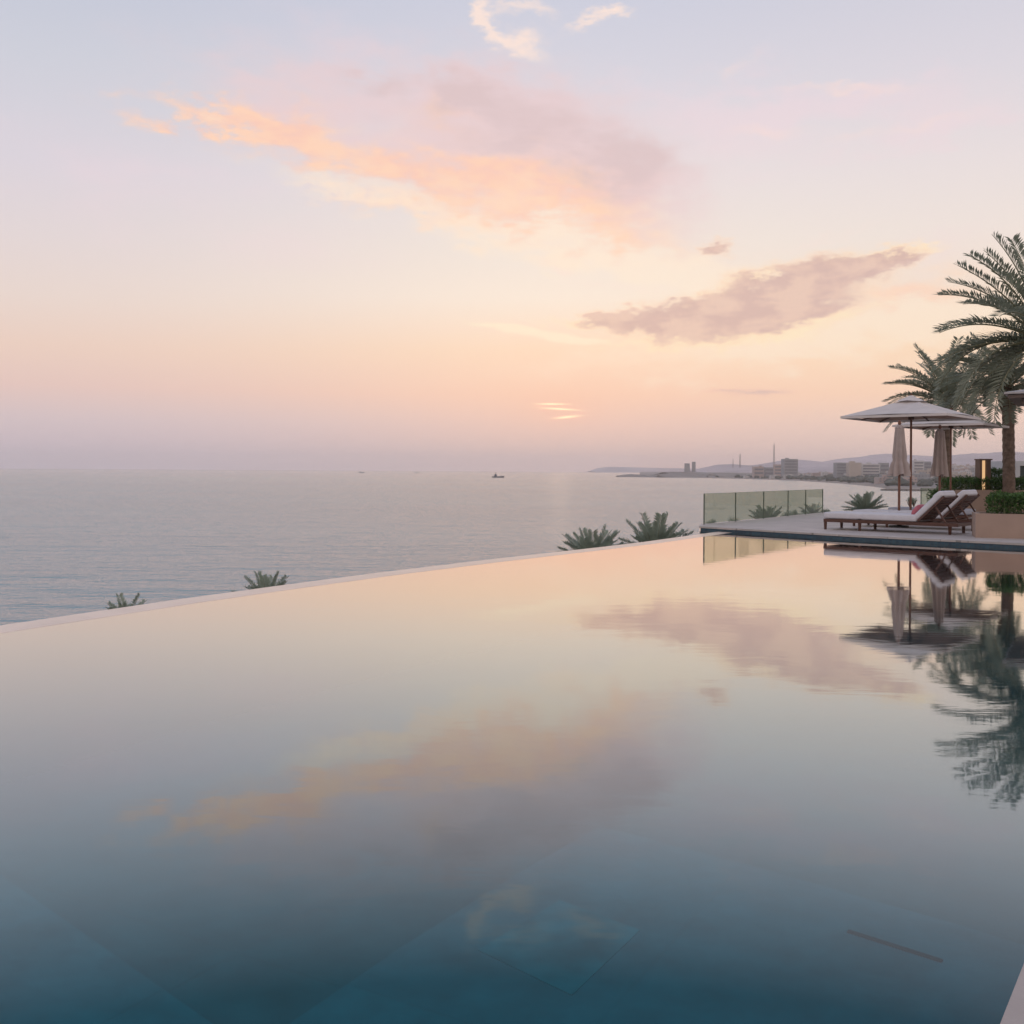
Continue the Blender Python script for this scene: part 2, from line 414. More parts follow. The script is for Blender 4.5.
# ------------------------------------------------------------------ lower ground, sea, far coast
def sheet(name, poly, z, m):
    mb = MB(); mb.add([(x, y, z) for x, y in poly], [tuple(range(len(poly)))]); return tag(mb.build(name, m), kind='structure')
S_ = 16000
mb = MB(); mb.add([(-S_, -3000, SEA), (S_, -3000, SEA), (S_, S_, SEA), (-S_, S_, SEA)], [(0, 1, 2, 3)])
tag(mb.build('sea', M['sea']), kind='structure')
# garden terrace and beach (hidden below the pool edge from here)
prof = [(-.5, -8.0), (24, -8.0), (32, -11), (44, -15.6), (60, -17.5)]
gl = offset_line(edge_in, 0)
t0 = (gl[1] - gl[0]).normalized(); line = [gl[0] - t0 * 30] + gl[:-1] + [fence_b + fd * 5, fence_b + fd * 40]
line = [Vector((p.x, p.y, 0)) for p in line]
mb = MB(); rows = []
for d, z in prof:
    rows.append([(p.x, p.y, z) for p in [q + Vector((-.826, .563, 0)) * (d + .6) for q in line]])
kk = len(line)
for i in range(len(rows) - 1):
    mi = 0 if i < 1 else 1
    mb.add(rows[i] + rows[i + 1], [(j, j + 1, kk + j + 1, kk + j) for j in range(kk - 1)], mi)
tag(mb.build('garden_ground', [M['garden'], M['beach']], smooth=True), kind='structure')
mb = MB(); mb.prism([(16, 43.5), (60, 45.5), (62, 80), (17, 66)], -17, -8.0)
tag(mb.build('lower_ground', M['garden']), kind='structure')

def lerp_tab(tab, x):
    if x <= tab[0][0]: return tab[0][1]
    for (a, fa), (b, fb) in zip(tab[:-1], tab[1:]):
        if x <= b: return fa + (fb - fa) * (x - a) / (b - a)
    return tab[-1][1]
shore = [(640, 476.6), (660, 477.3), (700, 478.0), (760, 479.4), (800, 481.0), (840, 483.6), (870, 486.4), (886, 488.6), (890, 490.5), (921, 491.6), (960, 493), (1024, 496), (1300, 510)]
rise = [(640, .0015), (760, .003), (860, .006), (900, .012), (1300, .014)]
from mathutils import noise as mnoise
def land_z(x, Y, Y0):
    d = max(Y - Y0, 0)
    z = SEA + min(1.8, d * .05) + lerp_tab(rise, x) * d
    return z + 2.0 * mnoise.noise(Vector((x * .05, Y * .003, 0))) * min(1, d / 300)
mb = MB(); xs = [640 + 5 * i for i in range(133)]; nr = 26; vs = []
for x in xs:
    Y0 = on_plane(x, lerp_tab(shore, x), SEA).y
    Y0 *= 1 + .01 * mnoise.noise(Vector((x * .3, 3, 1)))
    for j in range(nr):
        Y = Y0 * ((9500 / Y0) ** (j / (nr - 1.0))) if j else Y0
        d = ray(x, HOR); X = d.x / d.y * Y
        z = land_z(x, Y, Y0) if j else SEA - .5
        vs.append((X, Y, z))
fs = [(i * nr + j, (i + 1) * nr + j, (i + 1) * nr + j + 1, i * nr + j + 1) for i in range(len(xs) - 1) for j in range(nr - 1)]
mb.add(vs, fs)
for k in range(len(mb.f)): mb.m[k] = 1 if (k % (nr - 1)) < 1 else 0
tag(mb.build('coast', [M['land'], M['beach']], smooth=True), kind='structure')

def ridge(name, prof, Y, depth, seed, jag=1.0, m='hill'):
    """long hill: ridge line from (pixel x, pixel y) heights at distance Y, falling to both sides"""
    mb = MB(); vs = []; x0, x1 = prof[0][0], prof[-1][0]; n = int((x1 - x0) / 3) + 1; cs = [-1, -.7, -.4, -.15, 0, .3, 1]
    for i in range(n):
        x = x0 + (x1 - x0) * i / (n - 1); top = at(x, lerp_tab(prof, x), Y)
        hgt = max(top.z - SEA, 0)
        for c in cs:
            q = max(0, 1 - abs(c)) ** .8
            nz = mnoise.fractal(Vector((x * .03 + seed, c * 2, seed)), 1, 2, 5)
            z = SEA - 2 + hgt * q + nz * hgt * .10 * jag * (1 - abs(c))
            vs.append((top.x + nz * 60, Y + c * depth + nz * depth * .15, z))
    k = len(cs)
    mb.add(vs, [(i * k + j, (i + 1) * k + j, (i + 1) * k + j + 1, i * k + j + 1) for i in range(n - 1) for j in range(k - 1)])
    return tag(mb.build(name, M[m], smooth=True), kind='structure')
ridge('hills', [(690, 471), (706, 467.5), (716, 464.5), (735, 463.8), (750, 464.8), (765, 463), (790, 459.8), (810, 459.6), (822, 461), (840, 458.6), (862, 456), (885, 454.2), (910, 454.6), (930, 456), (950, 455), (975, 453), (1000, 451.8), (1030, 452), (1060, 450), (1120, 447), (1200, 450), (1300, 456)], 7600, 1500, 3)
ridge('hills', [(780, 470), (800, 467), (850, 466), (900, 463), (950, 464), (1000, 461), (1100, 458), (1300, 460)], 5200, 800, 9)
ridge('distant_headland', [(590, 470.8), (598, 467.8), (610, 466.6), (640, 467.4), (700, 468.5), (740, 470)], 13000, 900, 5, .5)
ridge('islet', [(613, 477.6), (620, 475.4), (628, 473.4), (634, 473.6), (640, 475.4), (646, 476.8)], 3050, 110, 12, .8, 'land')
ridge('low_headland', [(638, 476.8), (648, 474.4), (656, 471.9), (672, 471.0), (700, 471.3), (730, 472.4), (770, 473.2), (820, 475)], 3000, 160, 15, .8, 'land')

# far buildings
def far_building(name, x0, x1, ytop, ybase, Y, wall, label, cat='building', bands=0, group=None, roofbits=0, depth=None):
    a = at(x0, ybase, Y); b = at(x1, ybase, Y); w = b.x - a.x; top = at((x0 + x1) / 2, ytop, Y).z
    base = min(a.z, b.z) - 6
    o = empty(name, ((a.x + b.x) / 2, Y, base), 0, label, cat, group)
    h = top - base; dp = depth or w * .8
    mb = MB(); mb.box((0, dp / 2, h / 2), (w, dp, h))
    mb.build('wall', M[wall], o)
    if bands:
        mh = top - a.z
        for k in range(bands):
            zz = h - mh * (k + .75) / (bands + .3)
            mb = MB(); mb.box((0, -.3, zz), (w * .88, .6, mh / (bands + .3) * .45)); mb.build('window', M['bld_win'], o)
    for k in range(roofbits):
        mb = MB(); bw = w * random.uniform(.18, .3); mb.box((random.uniform(-.3, .3) * w, dp * .4, h + 1.4), (bw, bw, 2.8)); mb.build('roof_house', M[wall], o)
    return o
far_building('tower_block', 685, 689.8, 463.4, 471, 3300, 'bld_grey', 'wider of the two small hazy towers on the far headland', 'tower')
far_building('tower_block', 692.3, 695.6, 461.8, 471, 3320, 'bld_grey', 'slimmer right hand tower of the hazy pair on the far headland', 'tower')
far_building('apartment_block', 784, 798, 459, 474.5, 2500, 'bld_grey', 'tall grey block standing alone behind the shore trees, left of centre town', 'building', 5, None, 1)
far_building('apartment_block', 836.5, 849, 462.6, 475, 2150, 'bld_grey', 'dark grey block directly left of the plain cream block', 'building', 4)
far_building('hotel_block', 849.3, 861.5, 462.6, 476, 2050, 'bld_cream', 'plain cream block with windowless front in the shore town', 'building', 0, None, 2)
far_building('hotel_block', 862, 880, 463.8, 476, 2080, 'bld_white', 'white block with long dark window bands right of the cream block', 'building', 4, None, 2)
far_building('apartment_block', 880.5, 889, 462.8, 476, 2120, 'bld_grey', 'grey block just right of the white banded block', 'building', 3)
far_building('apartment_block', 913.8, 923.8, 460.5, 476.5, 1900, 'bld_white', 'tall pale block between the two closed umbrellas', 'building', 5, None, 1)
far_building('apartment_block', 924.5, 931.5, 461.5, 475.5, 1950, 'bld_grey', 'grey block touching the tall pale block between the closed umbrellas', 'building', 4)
far_building('apartment_block', 905, 912.5, 463.5, 476, 2000, 'bld_cream', 'cream block just right of the front closed umbrella', 'building', 3)
far_building('apartment_block', 754, 764, 466.6, 475, 2600, 'bld_pink', 'broad rose coloured block left of the tall grey block', 'building', 2, None, 1)
far_building('apartment_block', 765, 773.5, 467.4, 475, 2620, 'bld_grey', 'low grey block beside the broad rose coloured block', 'building', 2)
far_building('apartment_block', 774.5, 782, 464.4, 475, 2700, 'bld_pink', 'narrow rose block under the tallest mast', 'building', 3)
# lattice masts
def mast(px, ytop, ybase, Y, w, label):
    b = at(px, ybase, Y); t = at(px, ytop, Y).z; h = t - b.z
    o = empty('radio_mast', (b.x, Y, b.z), 0, label, 'mast', 'radio masts on the far coast')
    mb = MB(); n = 9
    for sx, sy in ((-1, -1), (1, -1), (1, 1), (-1, 1)):
        mb.tube([(sx * w, sy * w, -6), (sx * w * .25, sy * w * .25, h * .95)], w * .17, 4)
    for k in range(n):
        f0 = 1 - .75 * k / n; f1 = 1 - .75 * (k + 1) / n; z0 = h * .95 * k / n; z1 = h * .95 * (k + 1) / n
        mb.tube([(-w * f0, -w * f0, z0), (w * f1, -w * f1, z1)], w * .13, 4); mb.tube([(w * f0, -w * f0, z0), (-w * f1, -w * f1, z1)], w * .13, 4)
    mb.build('lattice', M['mast_metal'], o)
    mb = MB(); mb.tube([(0, 0, h * .9), (0, 0, h)], w * .2, 5); mb.build('antenna', M['mast_metal'], o)
mast(740, 453.5, 466, 3000, 2.1, 'middle sized radio mast of the three above the headland')
mast(733, 458.5, 466, 3100, 1.4, 'shortest radio mast, leftmost of the three')
mast(774, 443, 463, 2900, 2.0, 'tallest radio mast above the town')

# smaller houses of the town
walls = ['bld_cream', 'bld_white', 'bld_grey', 'bld_pink', 'bld_white']
hm = {}
def house_mesh(kind, wall):
    if (kind, wall) in hm: return hm[(kind, wall)]
    mb = MB(); w, d, h = [(16, 12, 8), (24, 12, 11), (12, 12, 14), (30, 14, 7)][kind]
    mb.box((0, 0, h / 2 - 2), (w, d, h + 4)); mb.box((w * .2, 0, h + 1), (w * .25, d * .4, 2))
    nfl = int(h // 3.4)
    for f in range(nfl):
        for k in range(int(w // 4)):
            mb.box((-w / 2 + 2 + 4 * k, -d / 2 - .05, 1.8 + 3.3 * f), (1.8, .3, 1.5), mi=1)
    me_o = mb.build('house', [M[wall], M['bld_win']]); hm[(kind, wall)] = me_o.data; bpy.data.objects.remove(me_o)
    return hm[(kind, wall)]
rs = random.Random(21)
def put_house(x, Y, s=1, wall=None):
    Y0 = on_plane(x, lerp_tab(shore, x), SEA).y
    if Y < Y0 + 60: return
    d = ray(x, HOR); X = d.x / d.y * Y
    o = bpy.data.objects.new('house', house_mesh(rs.randrange(4), wall or rs.choice(walls))); COL.objects.link(o)
    o.location = (X, Y, land_z(x, Y, Y0) - .5); o.rotation_euler = (0, 0, rs.uniform(-.35, .35)); o.scale = (s, s, s * rs.uniform(.8, 1.2))
    tag(o, 'small hazy house or block among the crowded buildings of the far shore town', 'house', 'small houses of the far town')
for k in range(230):
    x = rs.uniform(886, 1040); put_house(x, 1250 * (3.0 ** rs.random()) , rs.uniform(.7, 1.15))
for k in range(34):
    x = rs.uniform(735, 890); put_house(x, rs.uniform(2000, 3200), rs.uniform(.7, 1.1))
# tree belts along the shore: nobody could count them
mb = MB()
def clump(X, Y, z, s, r):
    n = 7; vs = []; 
    for i in range(5):
        ph = math.pi * (i + .5) / 5 - math.pi / 2
        for k in range(n):
            t = 2 * math.pi * k / n; rr = s * (.8 + .45 * r.random())
            vs.append((X + math.cos(ph) * math.cos(t) * rr * 1.3, Y + math.cos(ph) * math.sin(t) * rr, z + s * .5 + math.sin(ph) * rr * .75))
    mb.add(vs, [(i * n + k, i * n + (k + 1) % n, (i + 1) * n + (k + 1) % n, (i + 1) * n + k) for i in range(4) for k in range(n)] + [tuple(range(4 * n, 5 * n))])
for k in range(430):
    x = rs.uniform(700, 1060) if k % 3 else rs.uniform(790, 900)
    Y0 = on_plane(x, lerp_tab(shore, x), SEA).y; Y = Y0 + 120 + (rs.random() ** 1.6) * 1200
    d = ray(x, HOR); clump(d.x / d.y * Y, Y, land_z(x, Y, Y0), rs.uniform(2.5, 6.5), rs)
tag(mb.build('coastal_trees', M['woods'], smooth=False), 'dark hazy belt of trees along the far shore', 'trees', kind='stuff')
# low breakwater
mb = MB(); a = on_plane(884, 490.6, SEA); b = on_plane(934, 491.3, SEA)
for k in range(60):
    p = a.lerp(b, k / 59); s = rs.uniform(1.2, 2.6)
    mb.box((p.x + rs.uniform(-1, 1), p.y + rs.uniform(-3, 3), SEA + .6), (s * 2.6, s * 2, s), rs.uniform(0, 3))
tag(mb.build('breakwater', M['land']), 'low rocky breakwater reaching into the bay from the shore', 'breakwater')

# ships
def ship(px, py, L_, label, big):
    p = on_plane(px, py, SEA); Y = p.y
    o = empty('cargo_ship' if big else 'fishing_boat', (p.x, Y, SEA), R(4), label, 'ship' if big else 'boat')
    mb = MB(); h = L_ * .10
    st = [(-.5, .06), (-.47, .085), (0, .09), (.3, .085), (.44, .05), (.5, .005)]
    vs = []
    for t, wd in st:
        up = h * (1 + .5 * max(0, t - .25) * 4)
        vs += [(t * L_, -wd * L_, up), (t * L_ * .97, -wd * L_ * .7, -.3), (t * L_ * .97, wd * L_ * .7, -.3), (t * L_, wd * L_, up)]
    k = len(st)
    fs = [(i * 4 + j, (i + 1) * 4 + j, (i + 1) * 4 + j + 1, i * 4 + j + 1) for i in range(k - 1) for j in range(3)] + [(i * 4 + 3, (i + 1) * 4 + 3, (i + 1) * 4, i * 4) for i in range(k - 1)] + [(0, 1, 2, 3)]
    mb.add(vs, fs); mb.build('hull', M['ship_hull'], o)
    mb = MB(); mb.box((-L_ * .2, 0, h + L_ * .07), (L_ * .2, L_ * .12, L_ * .14)); mb.box((-L_ * .2, 0, h + L_ * .16), (L_ * .12, L_ * .1, L_ * .05)); mb.build('deckhouse', M['ship_white' if not big else 'ship_hull'], o)
    mb = MB(); mb.tube([(-L_ * .2, 0, h), (-L_ * .2, 0, h + L_ * .36)], L_ * .015, 5); mb.tube([(L_ * .25, 0, h), (L_ * .25, 0, h + L_ * .15)], L_ * .012, 5); mb.build('mast', M['ship_hull'], o)
ship(498, 477.6, 30, 'small dark ship with a raised deckhouse, alone near the middle of the horizon', True)
ship(361.5, 472.9, 30, 'tiny boat on the horizon, farthest left of the three vessels', False)
ship(416.5, 473.2, 22, 'tiny dark boat on the horizon between the other two vessels', False)

# ------------------------------------------------------------------ glass fences
def fence(name, P0, P1, ts, h, label, ext0=0):
    o = empty(name, P0, 0, label, 'fence')
    q = [P0.lerp(P1, t) - P0 for t in ts]
    for a, b in zip(q[:-1], q[1:]):
        d = (b - a).normalized()
        mb = MB(); mb.beam(a + d * .02 + Vector((0, 0, h / 2 + .015)), b - d * .02 + Vector((0, 0, h / 2 + .015)), .012, h - .03); mb.build('glass_panel', M['glass'], o)
        mb = MB(); mb.beam(a + d * .021 + Vector((0, 0, h + .004)), b - d * .021 + Vector((0, 0, h + .004)), .018, .008)
        mb.build('top_edge', M['dark_glass_edge'], o)
    for a in q:
        mb = MB(); mb.box(a + Vector((0, 0, h / 2)), (.03, .03, h + .01), math.atan2(fd.y, fd.x)); mb.build('post', M['fence_post'], o)
    return o
M['fence_post'] = mat('fence_post_metal', (.13, .16, .13), .4, .1, metallic=.3)
M['dark_glass_edge'] = mat('glass_edge', (.20, .30, .22), .2, .05)
fa, fb = fence_a, fence_b
tx = []
for x in (704, 735.5, 763.6, 788, 805.6, 822.6):
    # solve along the fence line for the pixel column
    lo, hi = 0, 1.05
    for _ in range(40):
        m_ = (lo + hi) / 2; p = fa.lerp(fb, m_) - CAM
        X = p.dot(RIGHT) / p.dot(FWD) * F + 512
        if X < x: lo = m_
        else: hi = m_
    tx.append(lo)
fence('glass_fence', fa, fb, tx, .88, 'green tinted glass fence of five panels along the left side of the deck')
g0 = at(921, 500, 40.6); g0.z = DECK
fence('glass_fence', g0, g0 + Vector((4.4, .35, 0)), [0, .33, .66, 1], .9, 'short glass fence at the back of the deck behind the loungers')

# ------------------------------------------------------------------ loungers
ANG = math.atan2(-.655, .755)
def lounger(cush='cushion', seam=True):
    root = empty('sun_lounger', (0, 0, 0))
    W = 1.12; Lr = 3.42; H0 = .20; H1 = .285
    mb = MB()
    for y in (.03, W - .03): mb.box((Lr / 2 + .01, y, (H0 + H1) / 2), (Lr, .05, H1 - H0))
    for x in (.04, Lr - .02): mb.box((x, W / 2, (H0 + H1) / 2 - .002), (.06, W - .11, H1 - H0 - .01))
    for k in range(14): mb.box((.16 + k * .243, W / 2, H1 - .02), (.12, W - .115, .02))
    mb.build('frame', M['teak'], root)
    for x in (.05, .98, 3.24):
        for y in (.035, W - .035):
            mb = MB(); mb.tube([(x, y, H0 + .02), (x, y, 0)], [.048, .036], 4); mb.build('leg', M['teak'], root)
    Lm = 2.44
    soft_box('mattress', (Lm, W - .03, .175), .05, M[cush], root, Matrix.Translation((Lm / 2 + .0, W / 2, H1 + .09)), 3, .012, 24, (-.25,) if seam else ())
    # backrest
    a = R(45); Lb = .90
    B = Matrix.Translation((Lm + .02, 0, H1 + .02)) @ Matrix.Rotation(-a, 4, 'Y')
    mb = MB()
    for y in (.05, W - .05): mb.box((Lb / 2, y, 0), (Lb, .05, .05))
    for k in range(8): mb.box((.08 + k * .108, W / 2, -.012), (.075, W - .15, .02))
    o = mb.build('backrest_frame', M['teak'], root); o.matrix_local = B
    o = soft_box('backrest_cushion', (Lb + .02, W - .04, .15), .055, M[cush], root, Matrix.Translation((Lb / 2, W / 2, .105)), 3, .02, 10)
    o.matrix_local = B
    o = soft_box('head_cushion', (.26, W - .05, .11), .05, M[cush], root, Matrix.Translation((Lb - .10, W / 2, .14)) @ Matrix.Rotation(R(6), 4, 'Y'), 3, .02, 4)
    o.matrix_local = B
    for y in (.10, W - .10):
        mb = MB(); p = B @ Vector((Lb * .62, y, -.02)); mb.beam(p, (3.12, y, H1 - .01), .035, .04)
        mb.build('backrest_prop', M['teak'], root)
    return root
LA = lounger()
la = on_plane(823, 529.3, DECK)
LA.location = la; LA.rotation_euler = (0, 0, ANG)
tag(LA, 'front sun lounger nearest the pool edge, white mattress, pink pillow on it', 'sun lounger', 'sun loungers on the deck')
LB = copy_tree(LA); vdir = Vector((.62, .785, 0)).normalized()
LB.location = la + vdir * 2.15
tag(LB, 'second sun lounger with raised back, right behind the one with the pink pillow', 'sun lounger')

def flat_lounger(loc):
    root = empty('sun_lounger', loc, ANG, 'farthest sun lounger lying flat, bluish grey mattress and grey pillow', 'sun lounger', 'sun loungers on the deck')
    W = 1.0; Lr = 2.3
    mb = MB()
    for y in (.03, W - .03): mb.box((Lr / 2, y, .24), (Lr, .05, .08))
    for x in (.04, Lr - .04): mb.box((x, W / 2, .238), (.05, W - .11, .07))
    for k in range(10): mb.box((.16 + k * .22, W / 2, .262), (.12, W - .115, .02))
    mb.build('frame', M['teak'], root)
    for x in (.05, Lr - .05):
        for y in (.035, W - .035):
            mb = MB(); mb.tube([(x, y, .22), (x, y, 0)], [.045, .035], 4); mb.build('leg', M['teak'], root)
    soft_box('mattress', (Lr, W - .03, .17), .05, M['cushion_grey'], root, Matrix.Translation((Lr / 2, W / 2, .37)), 3, .012, 14)
    return root
LC = flat_lounger(la + vdir * 5.2 + Vector((0, 0, 0)))
def pillow(name, loc, size, tilt, rz, m, label, squash=1):
    bm = bmesh.new(); bmesh.ops.create_grid(bm, x_segments=14, y_segments=14, size=.5)
    top = bm.verts[:]
    for v in top:
        x, y = v.co.x * 2, v.co.y * 2
        h = ((1 - x ** 4) * (1 - y ** 4)) ** .5
        pin = 1 - .06 * (1 - abs(x)) * (abs(y) > .9) - .0
        v.co.z = h * .5
        v.co.x *= 1 - .10 * (1 - abs(y) ** 2) * abs(x); v.co.y *= 1 - .10 * (1 - abs(x) ** 2) * abs(y)
    g = bmesh.ops.duplicate(bm, geom=bm.verts[:] + bm.edges[:] + bm.faces[:])
    for e in g['geom']:
        if isinstance(e, bmesh.types.BMVert): e.co.z *= -1
    bmesh.ops.remove_doubles(bm, verts=bm.verts, dist=.001)
    for v in bm.verts: v.co = Vector((v.co.x * size[0], v.co.y * size[1], v.co.z * size[2] + .01 * mnoise.noise(v.co * 6)))
    for f in bm.faces: f.smooth = True
    bmesh.ops.recalc_face_normals(bm, faces=bm.faces)
    me = bpy.data.meshes.new(name); bm.to_mesh(me); bm.free(); me.materials.append(m)
    o = bpy.data.objects.new(name, me); COL.objects.link(o); o.location = loc
    o.rotation_euler = Euler((0, tilt, rz), 'XYZ')
    return tag(o, label, 'pillow')
rm = Matrix.Rotation(ANG, 4, 'Z')
pillow('pillow', la + rm @ Vector((2.33, .50, .575)), (.33, .50, .17), R(-50), ANG, M['pink'], 'pink pillow leaning on the raised back of the front lounger')
pillow('pillow', LC.location + rm @ Vector((1.75, .45, .56)), (.55, .75, .22), R(-20), ANG, M['cushion_grey'], 'pale grey pillow lying on the farthest flat lounger')

# ------------------------------------------------------------------ umbrellas
def open_umbrella(loc, s, edge_z, apex_z, rz, label):
    root = empty('parasol', loc, rz, label, 'umbrella', 'open square umbrellas')
    h = s / 2; b = loc[2]; ez = edge_z - b; az = apex_z - b
    n = 12; mb = MB()
    # four gently sagging facets
    def P(u, v):     # u, v in -1..1
        r = max(abs(u), abs(v)); z = az - (az - ez) * r ** .93
        diag = 1 - abs(abs(u) - abs(v)) / max(r, 1e-6)
        z -= .05 * (1 - diag) * math.sin(math.pi * min(r, 1)) * 1.2
        z -= (.03 * (1 - diag)) * (r > .98) * -1
        return (u * h, v * h, z)
    m = 16; vs = [P(-1 + 2 * i / m, -1 + 2 * j / m) for i in range(m + 1) for j in range(m + 1)]
    mb.add(vs, [(i * (m + 1) + j, (i + 1) * (m + 1) + j, (i + 1) * (m + 1) + j + 1, i * (m + 1) + j + 1) for i in range(m) for j in range(m)])
    can = mb.build('canopy', M['canopy'], root)
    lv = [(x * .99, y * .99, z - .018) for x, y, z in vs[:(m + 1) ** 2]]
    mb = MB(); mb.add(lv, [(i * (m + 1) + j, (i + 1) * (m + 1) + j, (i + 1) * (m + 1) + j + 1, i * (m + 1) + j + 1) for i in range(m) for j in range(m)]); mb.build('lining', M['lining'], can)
    mb = MB()    # valance: short hanging hem with a little thickness
    for k in range(4):
        c0 = [(-1, -1), (1, -1), (1, 1), (-1, 1)][k]; c1 = [(1, -1), (1, 1), (-1, 1), (-1, -1)][k]
        a = Vector((c0[0] * h, c0[1] * h, ez - .03)); bb = Vector((c1[0] * h, c1[1] * h, ez - .03))
        mb.beam(a, bb, .012, .07)
    mb.build('valance', M['canopy'], can)
    mb = MB()    # vent cap over the apex
    q = .12 * s
    vs = [(0, 0, az + .09)] + [(sx * q, sy * q, az - .13) for sx, sy in ((-1, -1), (1, -1), (1, 1), (-1, 1))]
    mid = [(sx * q, sy * q, az - .09) for sx, sy in ((0, -1), (1, 0), (0, 1), (-1, 0))]
    mb.add(vs + mid, [(0, 1, 5), (0, 5, 2), (0, 2, 6), (0, 6, 3), (0, 3, 7), (0, 7, 4), (0, 4, 8), (0, 8, 1)])
    mb.build('vent_cap', M['canopy'], can)
    mb = MB(); mb.tube([(0, 0, 0), (0, 0, az + .05)], .032, 10); mb.build('pole', M['teak_pole'], root)
    mb = MB(); mb.tube([(0, 0, az + .06), (0, 0, az + .11), (0, 0, az + .14)], [.03, .04, .01], 8); mb.build('finial', M['teak_pole'], root)
    mb = MB(); hz = ez + .02
    mb.tube([(0, 0, hz - .10), (0, 0, hz + .04)], .085, 10); mb.build('hub', M['teak'], root)
    for k in range(8):
        a = k * math.pi / 4; rr = h * (2 ** .5 if k % 2 else 1) 
        ex, ey = math.cos(a) * rr, math.sin(a) * rr
        mb = MB()
        for t0_, t1_ in ((.04, .35), (.35, .7), (.7, .99)):
            mb.beam((ex * t0_, ey * t0_, az - (az - ez) * t0_ ** .93 - .11), (ex * t1_, ey * t1_, az - (az - ez) * t1_ ** .93 - .11 + .06 * (t1_ > .9)), .03, .03)
        rb = mb.build('rib', M['teak'], root)
        mb = MB(); t = .5
        mb.beam((ex * .03, ey * .03, hz), (ex * t, ey * t, az + (ez - az) * t ** .93 - .12), .028, .028); mb.build('strut', M['teak'], rb)
    mb = MB(); mb.box((0, 0, .04), (.7, .7, .08)); mb.tube([(0, 0, .08), (0, 0, .35)], .06, 10); mb.build('base', M['dark_metal'], root)
    return root
UR = R(-41)
c1 = at(912, 500, 30.0)
open_umbrella((c1.x - .04, 30.0, DECK), 3.04, 3.29, 3.86, UR, 'front open square umbrella, pale canopy, over the sun loungers')
c2 = at(950.5, 500, 35.5)
open_umbrella((c2.x, 35.5, DECK), 3.0, 3.30, 3.78, UR, 'rear open square umbrella half hidden behind the front one')

def closed_umbrella(loc, z0, z1, r_top, r_bot, label, skirt=True, knob=1):
    root = empty('closed_parasol', loc, 0, label, 'umbrella', 'closed umbrellas on the deck')
    b = loc[2]; mb = MB(); n = 48; rows = 26; vs = []
    for i in range(rows):
        t = i / (rows - 1); z = z1 + (z0 - z1) * t - b
        base = r_top + (r_bot * .80 - r_top) * t ** .9
        if t > .72: base += (r_bot * .25) * ((t - .72) / .28) ** .7 * (1 if skirt else .4)
        if t < .06: base *= .55 + .45 * (t / .06)
        if skirt and abs(t - .70) < .03: base *= .93
        for k in range(n):
            a = 2 * math.pi * k / n
            fold = .24 * math.cos(8 * a + .6 * math.sin(3 * t)) + .05 * math.cos(13 * a + 2 * t) + .04 * mnoise.noise(Vector((a * 2, t * 3, loc[0])))
            if i == rows - 1: z2 = z + .04 * math.cos(4 * a)
            else: z2 = z
            rr = base * (1 + fold * (.5 + t))
            vs.append((math.cos(a) * rr, math.sin(a) * rr, z2))
    mb.add(vs, [(i * n + k, i * n + (k + 1) % n, (i + 1) * n + (k + 1) % n, (i + 1) * n + k) for i in range(rows - 1) for k in range(n)] + [tuple(range(n))])
    mb.build('folded_canopy', M['closed_fabric'], root, smooth=True)
    mb = MB(); rr = r_top * .9
    for k in range(8):
        a = k * math.pi / 4; mb.beam((math.cos(a) * .02, math.sin(a) * .02, z1 - b - .02), (math.cos(a) * rr * 1.25, math.sin(a) * rr * 1.25, z1 - b - .10), .05, .03)
    mb.build('rib_ends', M['closed_fabric'], root)
    mb = MB(); mb.tube([(0, 0, 0), (0, 0, z1 - b + .04)], .034, 10); mb.build('pole', M['teak_pole'], root)
    mb = MB(); mb.tube([(0, 0, z1 - b + .02), (0, 0, z1 - b + .10), (0, 0, z1 - b + .14)], [.05, .045, .012], 8); mb.build('finial', M['teak_pole'], root)
    mb = MB(); mb.tube([(0, 0, .0), (0, 0, .05), (0, 0, .06)], [.26, .26, .10], 20); mb.tube([(0, 0, .06), (0, 0, .22)], .058, 10); mb.build('base', M['dark_metal'], root)
    return root
p1 = on_plane(900, 527.2, DECK)
def zat(py, Y, x): return at(x, py, Y).z
closed_umbrella((p1.x - .03, p1.y, DECK), zat(475, p1.y, 899), zat(425, p1.y, 899), .105, .235, 'closed umbrella with its pole rising just behind the front lounger')
Y2 = 31.0; p2 = at(939.5, 500, Y2)
closed_umbrella((p2.x, Y2, DECK), zat(475.5, Y2, 939), zat(429, Y2, 939), .12, .235, 'closed umbrella farther right, behind the raised backrests', False)

